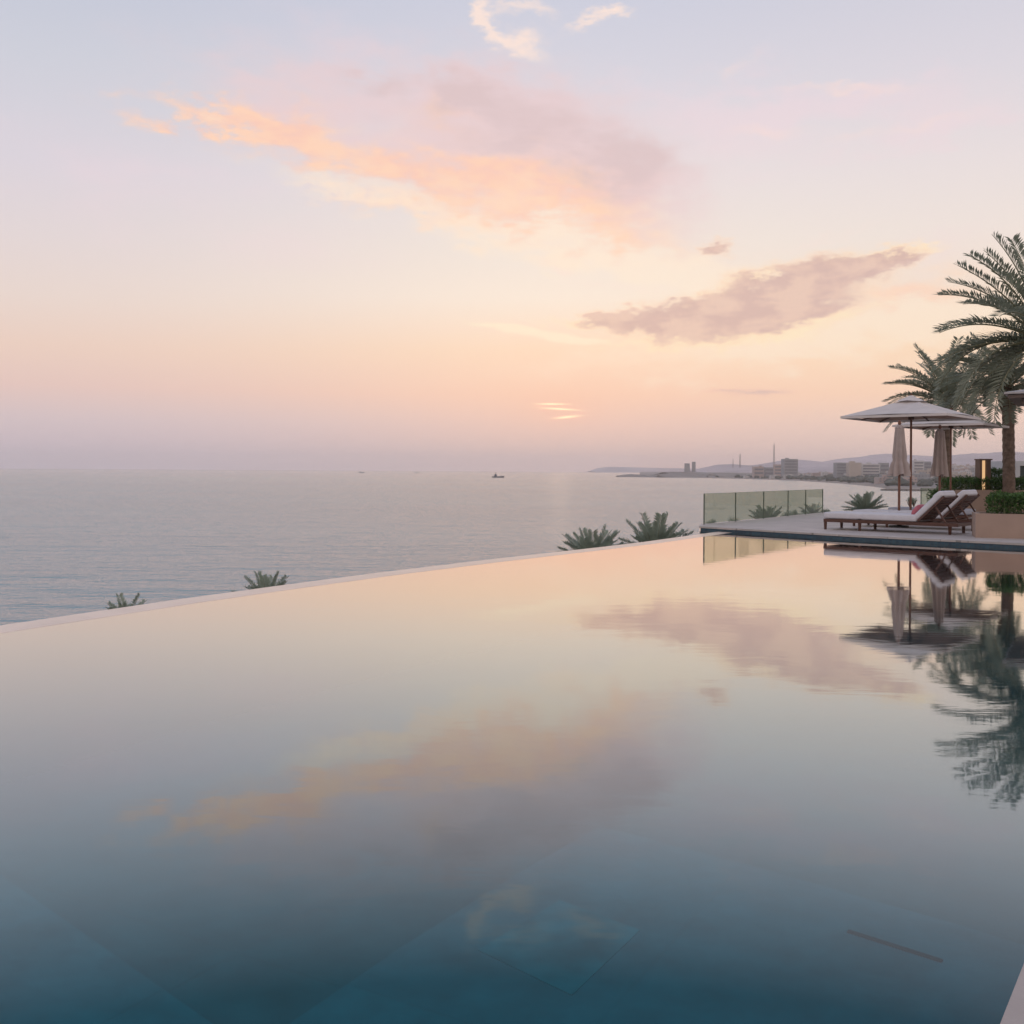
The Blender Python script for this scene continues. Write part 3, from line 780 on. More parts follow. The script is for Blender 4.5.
# ------------------------------------------------------------------ planters and hedges
def leaf_cloud(mb, n, fn, size, rnd):
    for _ in range(n):
        c = fn(rnd)
        if c is None: continue
        ax = Vector((rnd.gauss(0, 1), rnd.gauss(0, 1), rnd.gauss(.5, 1))).normalized()
        b = ax.cross(Vector((rnd.gauss(0, 1), rnd.gauss(0, 1), rnd.gauss(0, 1)))).normalized()
        s = size * rnd.uniform(.6, 1.3)
        mb.add([c - b * s * .28, c + ax * s * .5 - b * s * .1 , c + ax * s, c + ax * s * .5 + b * s * .32], [(0, 1, 2, 3)])
def planter(name, loc, rz, L_, W, h, label):
    o = empty(name, loc, rz, label, 'planter')
    mb = MB(); t = .12
    mb.box((L_ / 2, t / 2, h / 2), (L_, t, h)); mb.box((L_ / 2, W - t / 2, h / 2), (L_, t, h))
    mb.box((t / 2, W / 2, h / 2 - .001), (t, W - 2 * t, h - .002)); mb.box((L_ - t / 2, W / 2, h / 2 - .001), (t, W - 2 * t, h - .002))
    mb.build('wall', M['render_wall'], o)
    mb = MB(); mb.box((L_ / 2, W / 2, h - .1), (L_ - 2 * t - .01, W - 2 * t - .01, .1)); mb.build('soil', M['garden'], o)
    return o
def hedge(name, loc, rz, L_, W, h, n, size, seed, label, cat='hedge', lumps=.25):
    o = empty(name, loc, rz, label, cat)
    rnd = random.Random(seed)
    def top(x, y): return h * (1 + lumps * mnoise.noise(Vector((x * 2.3 + seed, y * 2.3, 1))) + lumps * .6 * mnoise.noise(Vector((x * 7, y * 7, seed))))
    def fn(r):
        x = r.uniform(-.05, L_ + .05); y = r.uniform(-.06, W + .06); tz = top(x, y)
        ex = min(1, (min(x, L_ - x) + .12) / .22); tz *= .55 + .45 * max(ex, 0)
        z = tz * (1 - r.random() ** 2.2 * .95)
        return Vector((x, y, z))
    mb = MB(); leaf_cloud(mb, n, fn, size, rnd); mb.build('leaves', M['leaf_hedge'], o)
    mb = MB()
    for k in range(int(L_ * W * 26)):
        x, y = rnd.uniform(.05, L_ - .05), rnd.uniform(.05, W - .05)
        mb.tube([(x, y, -.02), (x + rnd.uniform(-.06, .06), y + rnd.uniform(-.06, .06), top(x, y) * .85)], [.008, .003], 3, cap=False)
    mb.build('stems', M['stem'], o)
    return o
q = on_plane(975.5, 537.6, DECK)
PR = math.atan2(-.36, 1.0)
planter('planter', (q.x, q.y, DECK), PR, 4.6, .95, .57, 'near tan rendered planter at the right edge, square end facing the loungers')
rr_ = Matrix.Rotation(PR, 4, 'Z')
hq = Vector((q.x, q.y, DECK + .53)) + rr_ @ Vector((.34, .13, 0))
hedge('hedge', hq, PR, 4.1, .72, .47, 13000, .075, 3, 'bright green clipped hedge in the near planter at the right edge', lumps=.22)
q2 = on_plane(951, 511.5, DECK)
planter('planter', (q2.x + .2, q2.y, DECK), R(-3), 9, 1.8, zat(490, q2.y, 985) - DECK, 'long tan planter wall behind the raised backrests')
zt = zat(490, q2.y, 985)
hedge('hedge', (q2.x + .1, q2.y + .15, zt - .04), R(-3), 8.6, 1.4, .46, 15000, .10, 8, 'long dark hedge in the back planter around the palm trunk', lumps=.28)
hedge('shrub', (q2.x - .8, q2.y - .2, DECK), 0, .55, .5, zat(491, q2.y, 935) - DECK, 1500, .08, 5, 'small dark shrub at the left end of the back planter', 'shrub')
b_ = at(1, 1, 1)
sx_ = at(996, 474, q2.y + 1.1)
hedge('shrub', (sx_.x - .35, q2.y + .9, zt - .05), 0, .85, .6, .78, 1800, .09, 15, 'rounded shrub between the lit pillar and the palm trunk', 'shrub', .35)

# lit pillar
pz = q2.y + .5; a = at(978.3, 470, pz); b = at(990.6, 470, pz); w = b.x - a.x
o = empty('lantern_pillar', ((a.x + b.x) / 2, pz, zt - .1), 0, 'brown pillar lantern with a warm lit slot standing in the back hedge', 'lantern')
hh = zat(460, pz, 984) - zt + .1
mb = MB(); mb.box((w * .24, .1, hh / 2), (w * .38, w * .8, hh)); mb.box((-w * .38, .1, hh / 2), (w * .2, w * .8, hh)); mb.box((-w * .11, .22, hh / 2), (w * .33, w * .4, hh)); mb.build('housing', M['pillar'], o)
mb = MB(); mb.box((-w * .11, 0.01, hh / 2), (w * .31, .03, hh * .97)); mb.build('lamp_panel', M['lamp'], o)
mb = MB(); mb.box((0, .1, hh + .02), (w * 1.05, w * .95, .05)); mb.build('cap', M['pillar'], o)

# small white building beyond the hedge, at the frame edge
wb = at(1015.5, 470, 52); o = empty('garden_building', (wb.x, 52, DECK), 0, 'white framed building with dark glazing behind the hedge at the right edge', 'building')
ht = zat(461, 52, 1020) - DECK
mb = MB(); mb.box((3, 1.5, ht - .12), (6, 3, .24)); mb.box((.12, 1.5, ht / 2 - .12), (.24, 2.99, ht - .25)); mb.box((5.88, 1.5, ht / 2 - .12), (.24, 2.99, ht - .25)); mb.box((3, 2.9, ht / 2 - .12), (5.5, .18, ht - .25)); mb.build('wall', M['white_wall'], o)
mb = MB(); mb.box((3, .25, ht / 2 - .12), (5.49, .05, ht - .25)); mb.build('window', M['dark_window'], o)
# pavilion roof corner
pv = at(1009.5, 400, 31); o = empty('pavilion', (pv.x, 31, DECK), R(-30), 'timber pavilion whose flat roof corner enters at the right edge', 'pavilion')
zr = zat(398.5, 31, 1015) - DECK
mb = MB(); mb.box((2.4, 1.5, zr + .02), (4.8, 4.4, .10)); mb.build('roof', M['wood_dark'], o)
mb = MB(); mb.box((2.4, 1.5, zr + .115), (5.0, 4.6, .05)); mb.add([(-.1, -.8, zr + .143), (4.9, -.8, zr + .143), (4.9, 3.8, zr + .143), (-.1, 3.8, zr + .143), (2.4, 1.5, zr + .62)], [(0, 1, 4), (1, 2, 4), (2, 3, 4), (3, 0, 4)]); mb.build('roof_cover', M['roof_pale'], o)
mb = MB(); mb.box((2.45, 1.5, zr - .13), (4.2, 3.8, .16)); mb.build('beam', M['wood_dark'], o)
for x, y in ((1.9, .0), (4.4, .0), (1.9, 3.1), (4.4, 3.1)):
    mb = MB(); mb.box((x, y, (zr - .21) / 2), (.16, .16, zr - .21)); mb.build('post', M['wood_dark'], o)

# ------------------------------------------------------------------ palms
def frond(mb, base, az, el0, L_, droop, rnd, nleaf=42, ll=.5, lw=.035, rise=.5, twist=0, mi=0):
    """one feather leaf: curved rachis with two rows of pointed leaflets set in a V"""
    pts = []; p = Vector(base); n = 14
    h = Vector((math.cos(az), math.sin(az), 0)); side0 = Vector((-h.y, h.x, 0))
    for i in range(n + 1):
        t = i / n; e = el0 - droop * t ** 1.2
        d = (h * math.cos(e) + Vector((0, 0, 1)) * math.sin(e)); pts.append((p.copy(), d)); p += d * (L_ / n)
    mb.tube([q[0] for q in pts], [.032 * (1 - .85 * i / n) * (L_ / 3) + .003 for i in range(n + 1)], 4, 1, cap=False)
    for k in range(nleaf):
        t = .14 + .86 * (k + rnd.random() * .6) / nleaf; f = t * n; i = min(int(f), n - 1); u = f - i
        c = pts[i][0].lerp(pts[i + 1][0], u); d = pts[i][1].lerp(pts[i + 1][1], u).normalized()
        upv = side0.cross(d).normalized()
        if upv.z < 0: upv = -upv
        env = (.45 + .55 * math.sin(math.pi * min(1, (t * .86 + .10)) ** .8)) 
        env = max(env, .68) * min(1, (1.08 - t) * 9)
        for s in (-1, 1):
            tw = twist + rnd.gauss(0, .12)
            sd = (side0 * s * math.cos(rise + tw * s) + upv * math.sin(rise + tw * s))
            fw = .42 + .22 * t + rnd.gauss(0, .08)
            v = (sd + d * fw).normalized(); l = ll * env * rnd.uniform(.85, 1.12)
            nrm = v.cross(upv).normalized(); mid = c + v * l * .5; tip = c + v * l + Vector((0, 0, -l * l * .22))
            w = lw * rnd.uniform(.8, 1.2)
            mb.add([c - d * w * .4, mid - nrm * w * .5 , tip, mid + nrm * w * .5], [(0, 1, 2, 3)], mi)

def trunk_mesh(h, r0, r1, lean, rnd, n=20):
    mb = MB(); rows = int(h / .07); vs = []
    for i in range(rows + 1):
        t = i / rows; z = h * t; r = r0 + (r1 - r0) * t
        for k in range(n):
            a = 2 * math.pi * (k + .5 * (i % 2)) / n
            rr = r * (1 + .07 * ((i % 4) in (0, 1)) + .05 * ((k + i // 2) % 2) + .02 * rnd.random())
            vs.append((math.cos(a) * rr + lean[0] * t * t, math.sin(a) * rr + lean[1] * t * t, z))
    mb.add(vs, [(i * n + k, i * n + (k + 1) % n, (i + 1) * n + (k + 1) % n, (i + 1) * n + k) for i in range(rows) for k in range(n)])
    return mb

def palm(loc, h, r0, r1, lean, seed, label, nf, L_, ll, explicit=(), name='palm_tree', leaf='leaf_palm', el=(-.5, 1.45), nleaf=44, lw=.035, boots=True, droopk=1.0, group=None, dens=1):
    rnd = random.Random(seed)
    root = empty(name, loc, 0, label, 'palm tree', group)
    trunk_mesh(h, r0, r1, lean, rnd).build('trunk', M['trunk'], root)
    top = Vector((lean[0], lean[1], h))
    if boots:
        mb = MB()
        for k in range(110):
            a = k * 2.399; z = h - .75 + .8 * k / 110; rr = r1 * (1.0 + .35 * (k / 110)) 
            b = Vector((math.cos(a) * rr * .9 + top.x, math.sin(a) * rr * .9 + top.y, z)); e = b + Vector((math.cos(a) * .12, math.sin(a) * .12, .20))
            mb.tube([b, e], [.055, .035], 4)
        mb.build('boots', M['boots'], root)
    mb = MB()
    for k in range(nf):
        a = k * 2.399 + rnd.uniform(-.25, .25); f = (k + .5) / nf
        e = el[1] - (el[1] - el[0]) * f ** .85 + rnd.uniform(-.12, .12)
        dr = (.55 + .75 * f + rnd.uniform(-.15, .2)) * droopk
        frond(mb, top + Vector((math.cos(a) * r1 * .5, math.sin(a) * r1 * .5, .02 + .15 * (1 - f))), a, e, L_ * rnd.uniform(.85, 1.08), dr, rnd, nleaf, ll, lw)
    for (a, e, l, dr) in explicit:
        frond(mb, top + Vector((math.cos(a) * r1 * .5, math.sin(a) * r1 * .5, .05)), a, e, l, dr, rnd, nleaf + 10, ll * 1.0, lw)
    mb.build('crown', [M[leaf], M['stem']], root)
    return root
PI = math.pi
# big palm at the right edge (its trunk stands just outside the picture)
cb = at(1047, 345, 36.0)
palm((cb.x, 36.0, DECK), cb.z - DECK, .30, .24, (0, 0), 11, 'tallest palm, large crown reaching in at the upper right, trunk outside the picture', 26, 3.9, .62,
     [(PI * 1.02, .48, 4.0, .95), (PI * .97, .85, 4.2, .95), (PI * 1.05, 1.12, 4.3, .75), (PI * .92, 1.38, 4.3, .5), (PI * 1.0, .12, 4.1, .75), (PI * 1.08, .05, 4.2, 1.35), (PI * .95, .22, 4.2, 1.5), (PI * .9, -.1, 3.8, 1.3),
      (PI * 1.1, .7, 3.9, .9), (PI * .85, 1.0, 4.1, .8), (PI * 1.15, 1.3, 4.0, .5), (PI * 1.03, -.25, 3.6, 1.1), (PI * .98, 1.25, 3.9, .55)], el=(-.35, 1.4), nleaf=54, lw=.07)
# middle palm with the visible trunk
cm = at(1006, 391, 39.6)
palm((at(1009, 480, 39.6).x, 39.6, DECK), cm.z - DECK, .215, .20, (-.08, 0), 23, 'palm with its whole brown trunk in view, rising from the back hedge', 30, 2.75, .5,
     [(PI * 1.0, .45, 2.9, 1.2), (PI * 1.04, .2, 2.8, .9), (PI * .93, -.05, 2.6, .7), (PI * 1.1, .8, 2.9, 1.0)], el=(-.25, 1.35), nleaf=50, lw=.06, droopk=1.0)
# left, farther palm behind the open umbrella
cl = at(946, 402, 48)
palm((cl.x, 48, DECK - 1), cl.z - DECK + 1, .24, .2, (0, 0), 37, 'farther palm whose crown shows just above the front open umbrella', 38, 3.0, .5,
     [(PI * .98, .95, 3.1, .95), (PI * 1.02, .65, 3.1, .95), (PI * 1.0, .35, 2.9, .9), (PI * .95, 1.3, 3.0, .5), (0.1, 1.2, 3.0, .6)], el=(-.3, 1.45), nleaf=44, lw=.06)

# palm crowns rising from the garden below
def low_palm(px, py, Y, halfw_px, seed, label, nf=20, base=-8.0, el=(.32, 1.38)):
    c = at(px, py, Y); L_ = halfw_px * Y / F * 1.12
    palm((c.x, Y, base), c.z - base, .26, .22, (0, 0), seed, label, nf, L_, L_ * .27, name='palm_tree', leaf='leaf_low', el=el, nleaf=60, lw=L_ * .026, boots=False, droopk=.4,
         group='palms rising from the garden below')
low_palm(592, 568, 52, 36, 41, 'palm crown just above the pool edge, left of the pair', 27)
low_palm(656, 560, 56, 38, 43, 'palm crown just above the pool edge, nearest the glass fence', 27)
low_palm(267, 606, 40, 30, 47, 'spiky palm top over the pool edge in the left half', 17)
low_palm(126, 628, 36, 27, 49, 'palm top barely rising over the pool edge at far left', 14)
low_palm(767, 527, 62, 19, 53, 'palm crown seen through the middle of the glass fence', 26)
low_palm(812, 519, 66, 13, 55, 'palm crown seen through the last glass panel', 22)
low_palm(865, 514, 66, 19, 57, 'palm crown standing between glass fence and closed umbrella', 26)

def small_tree(px, ytop, Y, s, seed, label, base=-8.0):
    c = at(px, ytop, Y); o = empty('small_tree', (c.x, Y, base), 0, label, 'tree', 'small trees below the deck')
    rnd = random.Random(seed); h = c.z - base
    mb = MB(); mb.tube([(0, 0, 0), (.1, 0, h * .6), (0, 0, h - s * .5)], [.10, .07, .03], 6)
    for k in range(5): a = k * 1.3; mb.tube([(0, 0, h - s * 1.2), (math.cos(a) * s * .4, math.sin(a) * s * .4, h - s * .35)], [.03, .012], 4)
    mb.build('trunk', M['trunk'], o)
    mb = MB()
    lobes = [(rnd.uniform(-.35, .35) * s, rnd.uniform(-.35, .35) * s, h - s * rnd.uniform(.3, .7)) for _ in range(4)]
    def fn(r):
        l = r.choice(lobes); d = Vector((r.gauss(0, 1), r.gauss(0, 1), r.gauss(0, .8))).normalized() * s * .36 * r.random() ** .4
        return Vector(l) + d
    leaf_cloud(mb, 700, fn, .13 * s, rnd); mb.build('crown', M['leaf_low'], o)
for i, (px, yt, Y, s, lb) in enumerate([(711, 518.5, 60, .55, 'tiny tree top behind the first glass panel'), (734, 515.5, 60, .75, 'small tree top at the second fence post'), (789, 511, 62, .7, 'small tree top at the fourth fence post'),
                                   (793, 509.6, 66, .5, 'tiny tree top just right of the fourth fence post'), (804, 510.8, 64, .6, 'small tree top at the fifth fence post'), (824.5, 507, 66, .6, 'small tree top just beyond the last fence post'),
                                   (909.5, 497, 70, .55, 'left one of two small dark tree tops beside the front closed umbrella'), (913.8, 497, 70, .55, 'right one of two small dark tree tops beside the front closed umbrella'),
                                   (477, 561.5, 40, .3, 'tiny leafy tip peeking over the middle of the pool edge'), (561, 551, 45, .35, 'tiny leafy tip beside the left palm of the pair'), (697, 535, 60, .4, 'tiny tree top between the right palm and the deck corner')]):
    small_tree(px, yt, Y, s, 100 + i, lb)

# ------------------------------------------------------------------ haze
HAZE = True
if HAZE:
    mb = MB(); mb.box((0, 6500, 110), (33000, 20000, 0))
    mb = MB(); x0, x1, y0, y1, z0, z1 = -16500, 16500, -3500, 16500, SEA - 4, 215
    mb.add([(x0, y0, z0), (x1, y0, z0), (x1, y1, z0), (x0, y1, z0), (x0, y0, z1), (x1, y0, z1), (x1, y1, z1), (x0, y1, z1)],
           [(0, 3, 2, 1), (4, 5, 6, 7), (0, 1, 5, 4), (1, 2, 6, 5), (2, 3, 7, 6), (3, 0, 4, 7)])
    m, nt, out = new_mat('haze_air')
    v = nt.nodes.new('ShaderNodeVolumePrincipled'); v.inputs['Color'].default_value = (1.0, .94, .95, 1)
    v.inputs['Density'].default_value = 0.78e-4; v.inputs['Anisotropy'].default_value = .72
    nt.links.new(v.outputs[0], out.inputs['Volume'])
    hz = mb.build('haze', m); tag(hz, kind='stuff')

# ------------------------------------------------------------------ sky
SUN_AZ = math.atan2(560 - 512, F); SUN_EL = R(3.6)
w = bpy.data.worlds.new('World'); scene.world = w; w.use_nodes = True
w.cycles.sampling_method = 'MANUAL'; w.cycles.sample_map_resolution = 512
nt = w.node_tree; N, L = nt.nodes, nt.links
for n in list(N): N.remove(n)
wo = N.new('ShaderNodeOutputWorld'); bg = N.new('ShaderNodeBackground'); L.new(bg.outputs[0], wo.inputs[0])
def math_(op, a, b=None, c=None, clamp=False):
    n = N.new('ShaderNodeMath'); n.operation = op; n.use_clamp = clamp
    for i, v in enumerate((a, b, c)):
        if v is None: continue
        if isinstance(v, (int, float)): n.inputs[i].default_value = v
        else: L.new(v, n.inputs[i])
    return n.outputs[0]
def mixc(f, a, b):
    n = N.new('ShaderNodeMix'); n.data_type = 'RGBA'
    for k, v in ((0, f), (6, a), (7, b)):
        if isinstance(v, (int, float)): n.inputs[k].default_value = v
        elif isinstance(v, tuple): n.inputs[k].default_value = v
        else: L.new(v, n.inputs[k])
    return n.outputs[2]
def smooth(x, a, b, lo=0, hi=1):
    n = N.new('ShaderNodeMapRange'); n.interpolation_type = 'SMOOTHSTEP'
    L.new(x, n.inputs[0]); n.inputs[1].default_value = a; n.inputs[2].default_value = b; n.inputs[3].default_value = lo; n.inputs[4].default_value = hi
    return n.outputs[0]
tc = N.new('ShaderNodeTexCoord'); sep = N.new('ShaderNodeSeparateXYZ'); L.new(tc.outputs['Generated'], sep.inputs[0])
az = math_('ARCTAN2', sep.outputs[0], sep.outputs[1]); el = math_('ARCSINE', sep.outputs[2])
A = math_('MULTIPLY', az, F); E = math_('MULTIPLY', el, F)      # sky angles in 1/1011 radian
def sky_ang(px, py):
    d = ray(px, py).normalized(); return math.atan2(d.x, d.y) * F, math.asin(d.z) * F
# vertical gradients: left of the sun / sun side
def ramp(x, stops):
    n = N.new('ShaderNodeValToRGB'); n.color_ramp.interpolation = 'B_SPLINE' if False else 'LINEAR'
    e = n.color_ramp.elements
    while len(e) < len(stops): e.new(.5)
    for k, (p, c) in enumerate(stops): e[k].position = p; e[k].color = srgb(*c)
    L.new(x, n.inputs[0]); return n.outputs[0]
el01 = math_('DIVIDE', E, 1600.0, clamp=True)     # 0 horizon .. 1 zenith
def st(rows): return [(max(0, (HOR - y) / 1600 if y > -900 else 1), c) for y, c in rows]
LEFT = [(470, (206, 190, 198)), (450, (209, 191, 197)), (425, (217, 197, 198)), (395, (232, 200, 190)), (360, (237, 208, 192)), (315, (233, 215, 206)), (260, (226, 214, 214)), (200, (218, 211, 219)), (110, (204, 206, 217)), (0, (187, 194, 213)), (-200, (168, 182, 210)), (-1000, (140, 160, 198))]
MID = [(470, (222, 194, 188)), (450, (225, 196, 188)), (425, (236, 202, 190)), (395, (250, 208, 184)), (350, (252, 220, 192)), (300, (248, 232, 216)), (250, (240, 228, 218)), (190, (231, 222, 222)), (110, (216, 213, 222)), (0, (198, 202, 219)), (-200, (174, 186, 213)), (-1000, (140, 160, 198))]
RIGHT_ = [(470, (228, 200, 190)), (450, (231, 203, 191)), (425, (240, 208, 192)), (395, (252, 213, 185)), (350, (253, 222, 190)), (300, (244, 226, 208)), (250, (238, 226, 218)), (190, (231, 221, 221)), (110, (218, 213, 221)), (0, (200, 202, 217)), (-200, (176, 186, 213)), (-1000, (140, 160, 198))]
cL, cM, cR = ramp(el01, st(LEFT)), ramp(el01, st(MID)), ramp(el01, st(RIGHT_))
base = mixc(smooth(A, -470, 60), cL, cM)
base = mixc(smooth(A, 60, 420), base, cR)
# behind the camera the unseen sky is warmed and brightened to light the terrace
back = math_('MULTIPLY', sep.outputs[1], -1)
base = mixc(smooth(back, -.35, .7, 0, .85), base, ramp(el01, [(0, (222, 204, 198)), (.12, (246, 228, 220)), (.3, (240, 228, 224)), (1, (178, 184, 206))]))
# warping noise shared by all clouds
def noise(scale, sz, detail, rough=.55, off=(0, 0, 0)):
    mp = N.new('ShaderNodeMapping'); mp.inputs['Scale'].default_value = (1, 1, sz); mp.inputs['Location'].default_value = off
    L.new(tc.outputs['Generated'], mp.inputs[0])
    n = N.new('ShaderNodeTexNoise'); n.inputs['Scale'].default_value = scale; n.inputs['Detail'].default_value = detail; n.inputs['Roughness'].default_value = rough
    L.new(mp.outputs[0], n.inputs['Vector']); return n
nW = noise(9, 2.2, 3); nD = noise(24, 2.4, 5, .6, (3, 1, 2)); nF = noise(60, 2.0, 3, .6, (1, 5, 2))
sw = N.new('ShaderNodeSeparateColor'); L.new(nW.outputs['Color'], sw.inputs[0])
sd_ = N.new('ShaderNodeSeparateColor'); L.new(nD.outputs['Color'], sd_.inputs[0])
def warp(v, s1, a1, s2, a2):
    x = math_('MULTIPLY_ADD', s1, a1, v); x = math_('ADD', x, -a1 * .5); x = math_('MULTIPLY_ADD', s2, a2, x); return math_('ADD', x, -a2 * .5)
Aw = warp(A, sw.outputs[0], 130, sd_.outputs[0], 90); Ew = warp(E, sw.outputs[1], 70, sd_.outputs[1], 60)
cb = N.new('ShaderNodeCombineXYZ'); L.new(Aw, cb.inputs[0]); L.new(Ew, cb.inputs[1]); W = cb.outputs[0]
Aw2 = warp(A, nF.outputs[0], 26, sd_.outputs[0], 60); sfn = N.new('ShaderNodeSeparateColor'); L.new(nF.outputs['Color'], sfn.inputs[0]); Ew2 = warp(E, sfn.outputs[1], 13, sd_.outputs[1], 32)
cb = N.new('ShaderNodeCombineXYZ'); L.new(Aw2, cb.inputs[0]); L.new(Ew2, cb.inputs[1]); W2 = cb.outputs[0]
LAST = [None]
def field(blobs, vec):
    acc = None      # each lobe waits for the one before (keeps the shader's stack small)
    for (x, y, rx, ry, rot, wt) in blobs:
        cx, cy = sky_ang(x, y)
        mp = N.new('ShaderNodeMapping'); mp.vector_type = 'TEXTURE'
        mp.inputs['Location'].default_value = (cx, cy, 0); mp.inputs['Rotation'].default_value = (0, 0, R(-rot)); mp.inputs['Scale'].default_value = (rx, ry, 1)
        if LAST[0] is not None:
            ch = N.new('ShaderNodeVectorMath'); ch.operation = 'MULTIPLY_ADD'
            L.new(LAST[0], ch.inputs[0]); ch.inputs[1].default_value = (1e-6, 1e-6, 0); L.new(vec, ch.inputs[2]); L.new(ch.outputs[0], mp.inputs[0])
        else: L.new(vec, mp.inputs[0])
        dt = N.new('ShaderNodeVectorMath'); dt.operation = 'DOT_PRODUCT'; L.new(mp.outputs[0], dt.inputs[0]); L.new(mp.outputs[0], dt.inputs[1])
        g = math_('POWER', .3679, dt.outputs['Value'])
        acc = math_('MULTIPLY', g, wt) if acc is None else math_('MULTIPLY_ADD', g, wt, acc)
        LAST[0] = acc
    return acc
def dens(f, nz, lo, hi, amp=.9):
    amp *= 2.6
    k = math_('MULTIPLY_ADD', nz, amp, 1 - amp * .5)
    return smooth(math_('MULTIPLY', f, k), lo, hi)
nDf, nFf, nWf = nD.outputs[0], nF.outputs[0], nW.outputs[0]
col = base
# broad faint rose veils
veil = field([(860, 95, 120, 22, 4, .8), (940, 130, 90, 16, -4, .6), (700, 130, 120, 40, 10, .6), (200, 210, 240, 60, 12, .4), (360, 60, 150, 45, 15, .4), (960, 250, 120, 40, -5, .4), (900, -120, 300, 60, 10, .7), (200, -160, 300, 50, -8, .7)], W)
col = mixc(math_('MULTIPLY', dens(veil, nW.outputs[0], .1, 1.0, 1.2), .42), col, srgb(242, 214, 220))
# cream glow below the clouds
glow = field([(650, 262, 170, 30, 16, 1), (500, 218, 150, 24, 10, .8), (760, 345, 250, 24, -5, .8), (900, 325, 130, 26, -8, .8), (380, 195, 130, 16, 10, .6), (740, 285, 160, 26, -4, .5)], W)
col = mixc(math_('MULTIPLY', dens(glow, nDf, .1, 1.3, .6), .62), col, srgb(253, 234, 212))
# rosy body of the big cloud
rose = field([(470, 105, 150, 44, 8, .9), (560, 160, 120, 46, 14, 1.0), (360, 110, 120, 30, 6, .7), (640, 190, 60, 30, 14, .7), (270, 105, 110, 30, 4, .6)], W)
col = mixc(math_('MULTIPLY', dens(rose, nWf, -.05, 1.3, .7), .85), col, srgb(232, 206, 208))
# peach lit undersides
lit = field([(180, 114, 52, 8, 4, 1.3), (250, 122, 64, 10, 6, 1.2), (320, 140, 80, 16, 10, .9), (400, 165, 110, 22, 10, 1.0), (480, 182, 110, 28, 12, 1.1), (575, 202, 90, 32, 12, 1.1), (300, 165, 70, 7, 6, .5), (400, 208, 80, 8, 6, .7), (650, 240, 60, 12, 14, .6),
             (925, 292, 60, 18, -4, .75), (450, 120, 40, 10, 10, .7), (860, 308, 80, 9, -8, .5), (500, 212, 60, 8, 8, .5)], W)
litd = math_('MULTIPLY', dens(lit, nDf, -.1, 1.9, .85), smooth(math_('MULTIPLY_ADD', nFf, .5, nWf), .5, .85, .78, 1))
col = mixc(math_('MULTIPLY', litd, .95), col, mixc(smooth(nDf, .38, .62), srgb(250, 202, 182), srgb(255, 212, 184)))
cream = field([(345, 196, 70, 5, 6, .9), (440, 213, 60, 6, 6, 1.0), (520, 232, 50, 7, 14, .9), (600, 252, 60, 8, 14, 1.0), (215, 119, 40, 4, 4, .6), (690, 262, 70, 6, 6, .8)], W)
col = mixc(math_('MULTIPLY', dens(cream, nDf, .1, 1.5, 1.0), .5), col, srgb(254, 233, 212))
# mauve shaded parts of the big cloud
body = field([(430, 92, 90, 22, 6, .8), (505, 112, 80, 26, 12, 1.0), (600, 150, 50, 24, 30, .9), (645, 178, 44, 24, 14, 1.1), (590, 192, 70, 16, 14, .55), (350, 88, 50, 14, 0, .4), (540, 150, 60, 18, 12, .5), (460, 140, 60, 10, 10, .4)], W)
col = mixc(math_('MULTIPLY', dens(body, nDf, .1, 1.6, .9), .72), col, srgb(216, 192, 193))
# bright hem, then the lower cloud
hem = field([(690, 340, 110, 7, -1, 1.0), (600, 324, 60, 7, 3, .9), (800, 324, 90, 8, -12, .9), (905, 252, 40, 6, -8, .9), (840, 262, 60, 8, -10, .7), (740, 282, 70, 8, -18, .6), (700, 303, 60, 6, -10, .5)], W2)
col = mixc(math_('MULTIPLY', dens(hem, nFf, .2, 1.1, .8), .85), col, srgb(255, 232, 198))
cbp = N.new('ShaderNodeCombineXYZ'); L.new(math_('MULTIPLY_ADD', sfn.outputs[0], 12, A), cbp.inputs[0]); L.new(math_('MULTIPLY_ADD', sfn.outputs[1], 9, E), cbp.inputs[1])
streak = field([(505, 322, 34, 2.6, 6, .9), (545, 329, 40, 4.5, 9, 1.0), (590, 336, 40, 4, 4, .7), (555, 270, 14, 4, 20, .5)], cbp.outputs[0])
col = mixc(math_('MULTIPLY', dens(streak, nDf, .1, .9, .6), .8), col, srgb(254, 235, 208))
low = field([(606, 323, 28, 8, 0, .9), (650, 322, 42, 15, 0, 1.1), (700, 319, 46, 20, -3, 1.15), (752, 304, 42, 27, -12, 1.15), (797, 288, 46, 22, -16, 1.1), (846, 273, 46, 16, -10, 1.0), (892, 258, 38, 8, -9, .95), (825, 308, 50, 8, -14, .75), (680, 300, 20, 8, 0, .4),
             (714, 247, 20, 8, 0, 1.05)], W2)
ld = dens(low, nDf, .12, 1.0, .85)
lc = mixc(smooth(nDf, .4, .6), srgb(212, 178, 170), srgb(230, 196, 180))
lc = mixc(math_('MULTIPLY', smooth(ld, 1.0, .2), .9), lc, srgb(255, 218, 186))
col = mixc(math_('MULTIPLY', ld, .9), col, lc)
wisp = field([(850, 88, 60, 5, 6, .8), (740, 66, 30, 6, -30, .5), (770, 130, 50, 8, 4, .5), (900, 130, 70, 6, -4, .6), (560, 268, 18, 4, 20, .7), (620, 290, 60, 4, 8, .5), (820, 240, 60, 6, -10, .4), (430, 325, 60, 3, 2, .3)], W2)
col = mixc(math_('MULTIPLY', dens(wisp, nDf, .05, 1.1, .9), .5), col, srgb(252, 222, 212))
thin = field([(768, 388, 24, 2.4, 0, 1), (735, 386, 18, 1.8, 0, .6), (80, 237, 5, 5, 0, 0)], cbp.outputs[0])
col = mixc(math_('MULTIPLY', thin, .6, clamp=True), col, srgb(205, 176, 176))
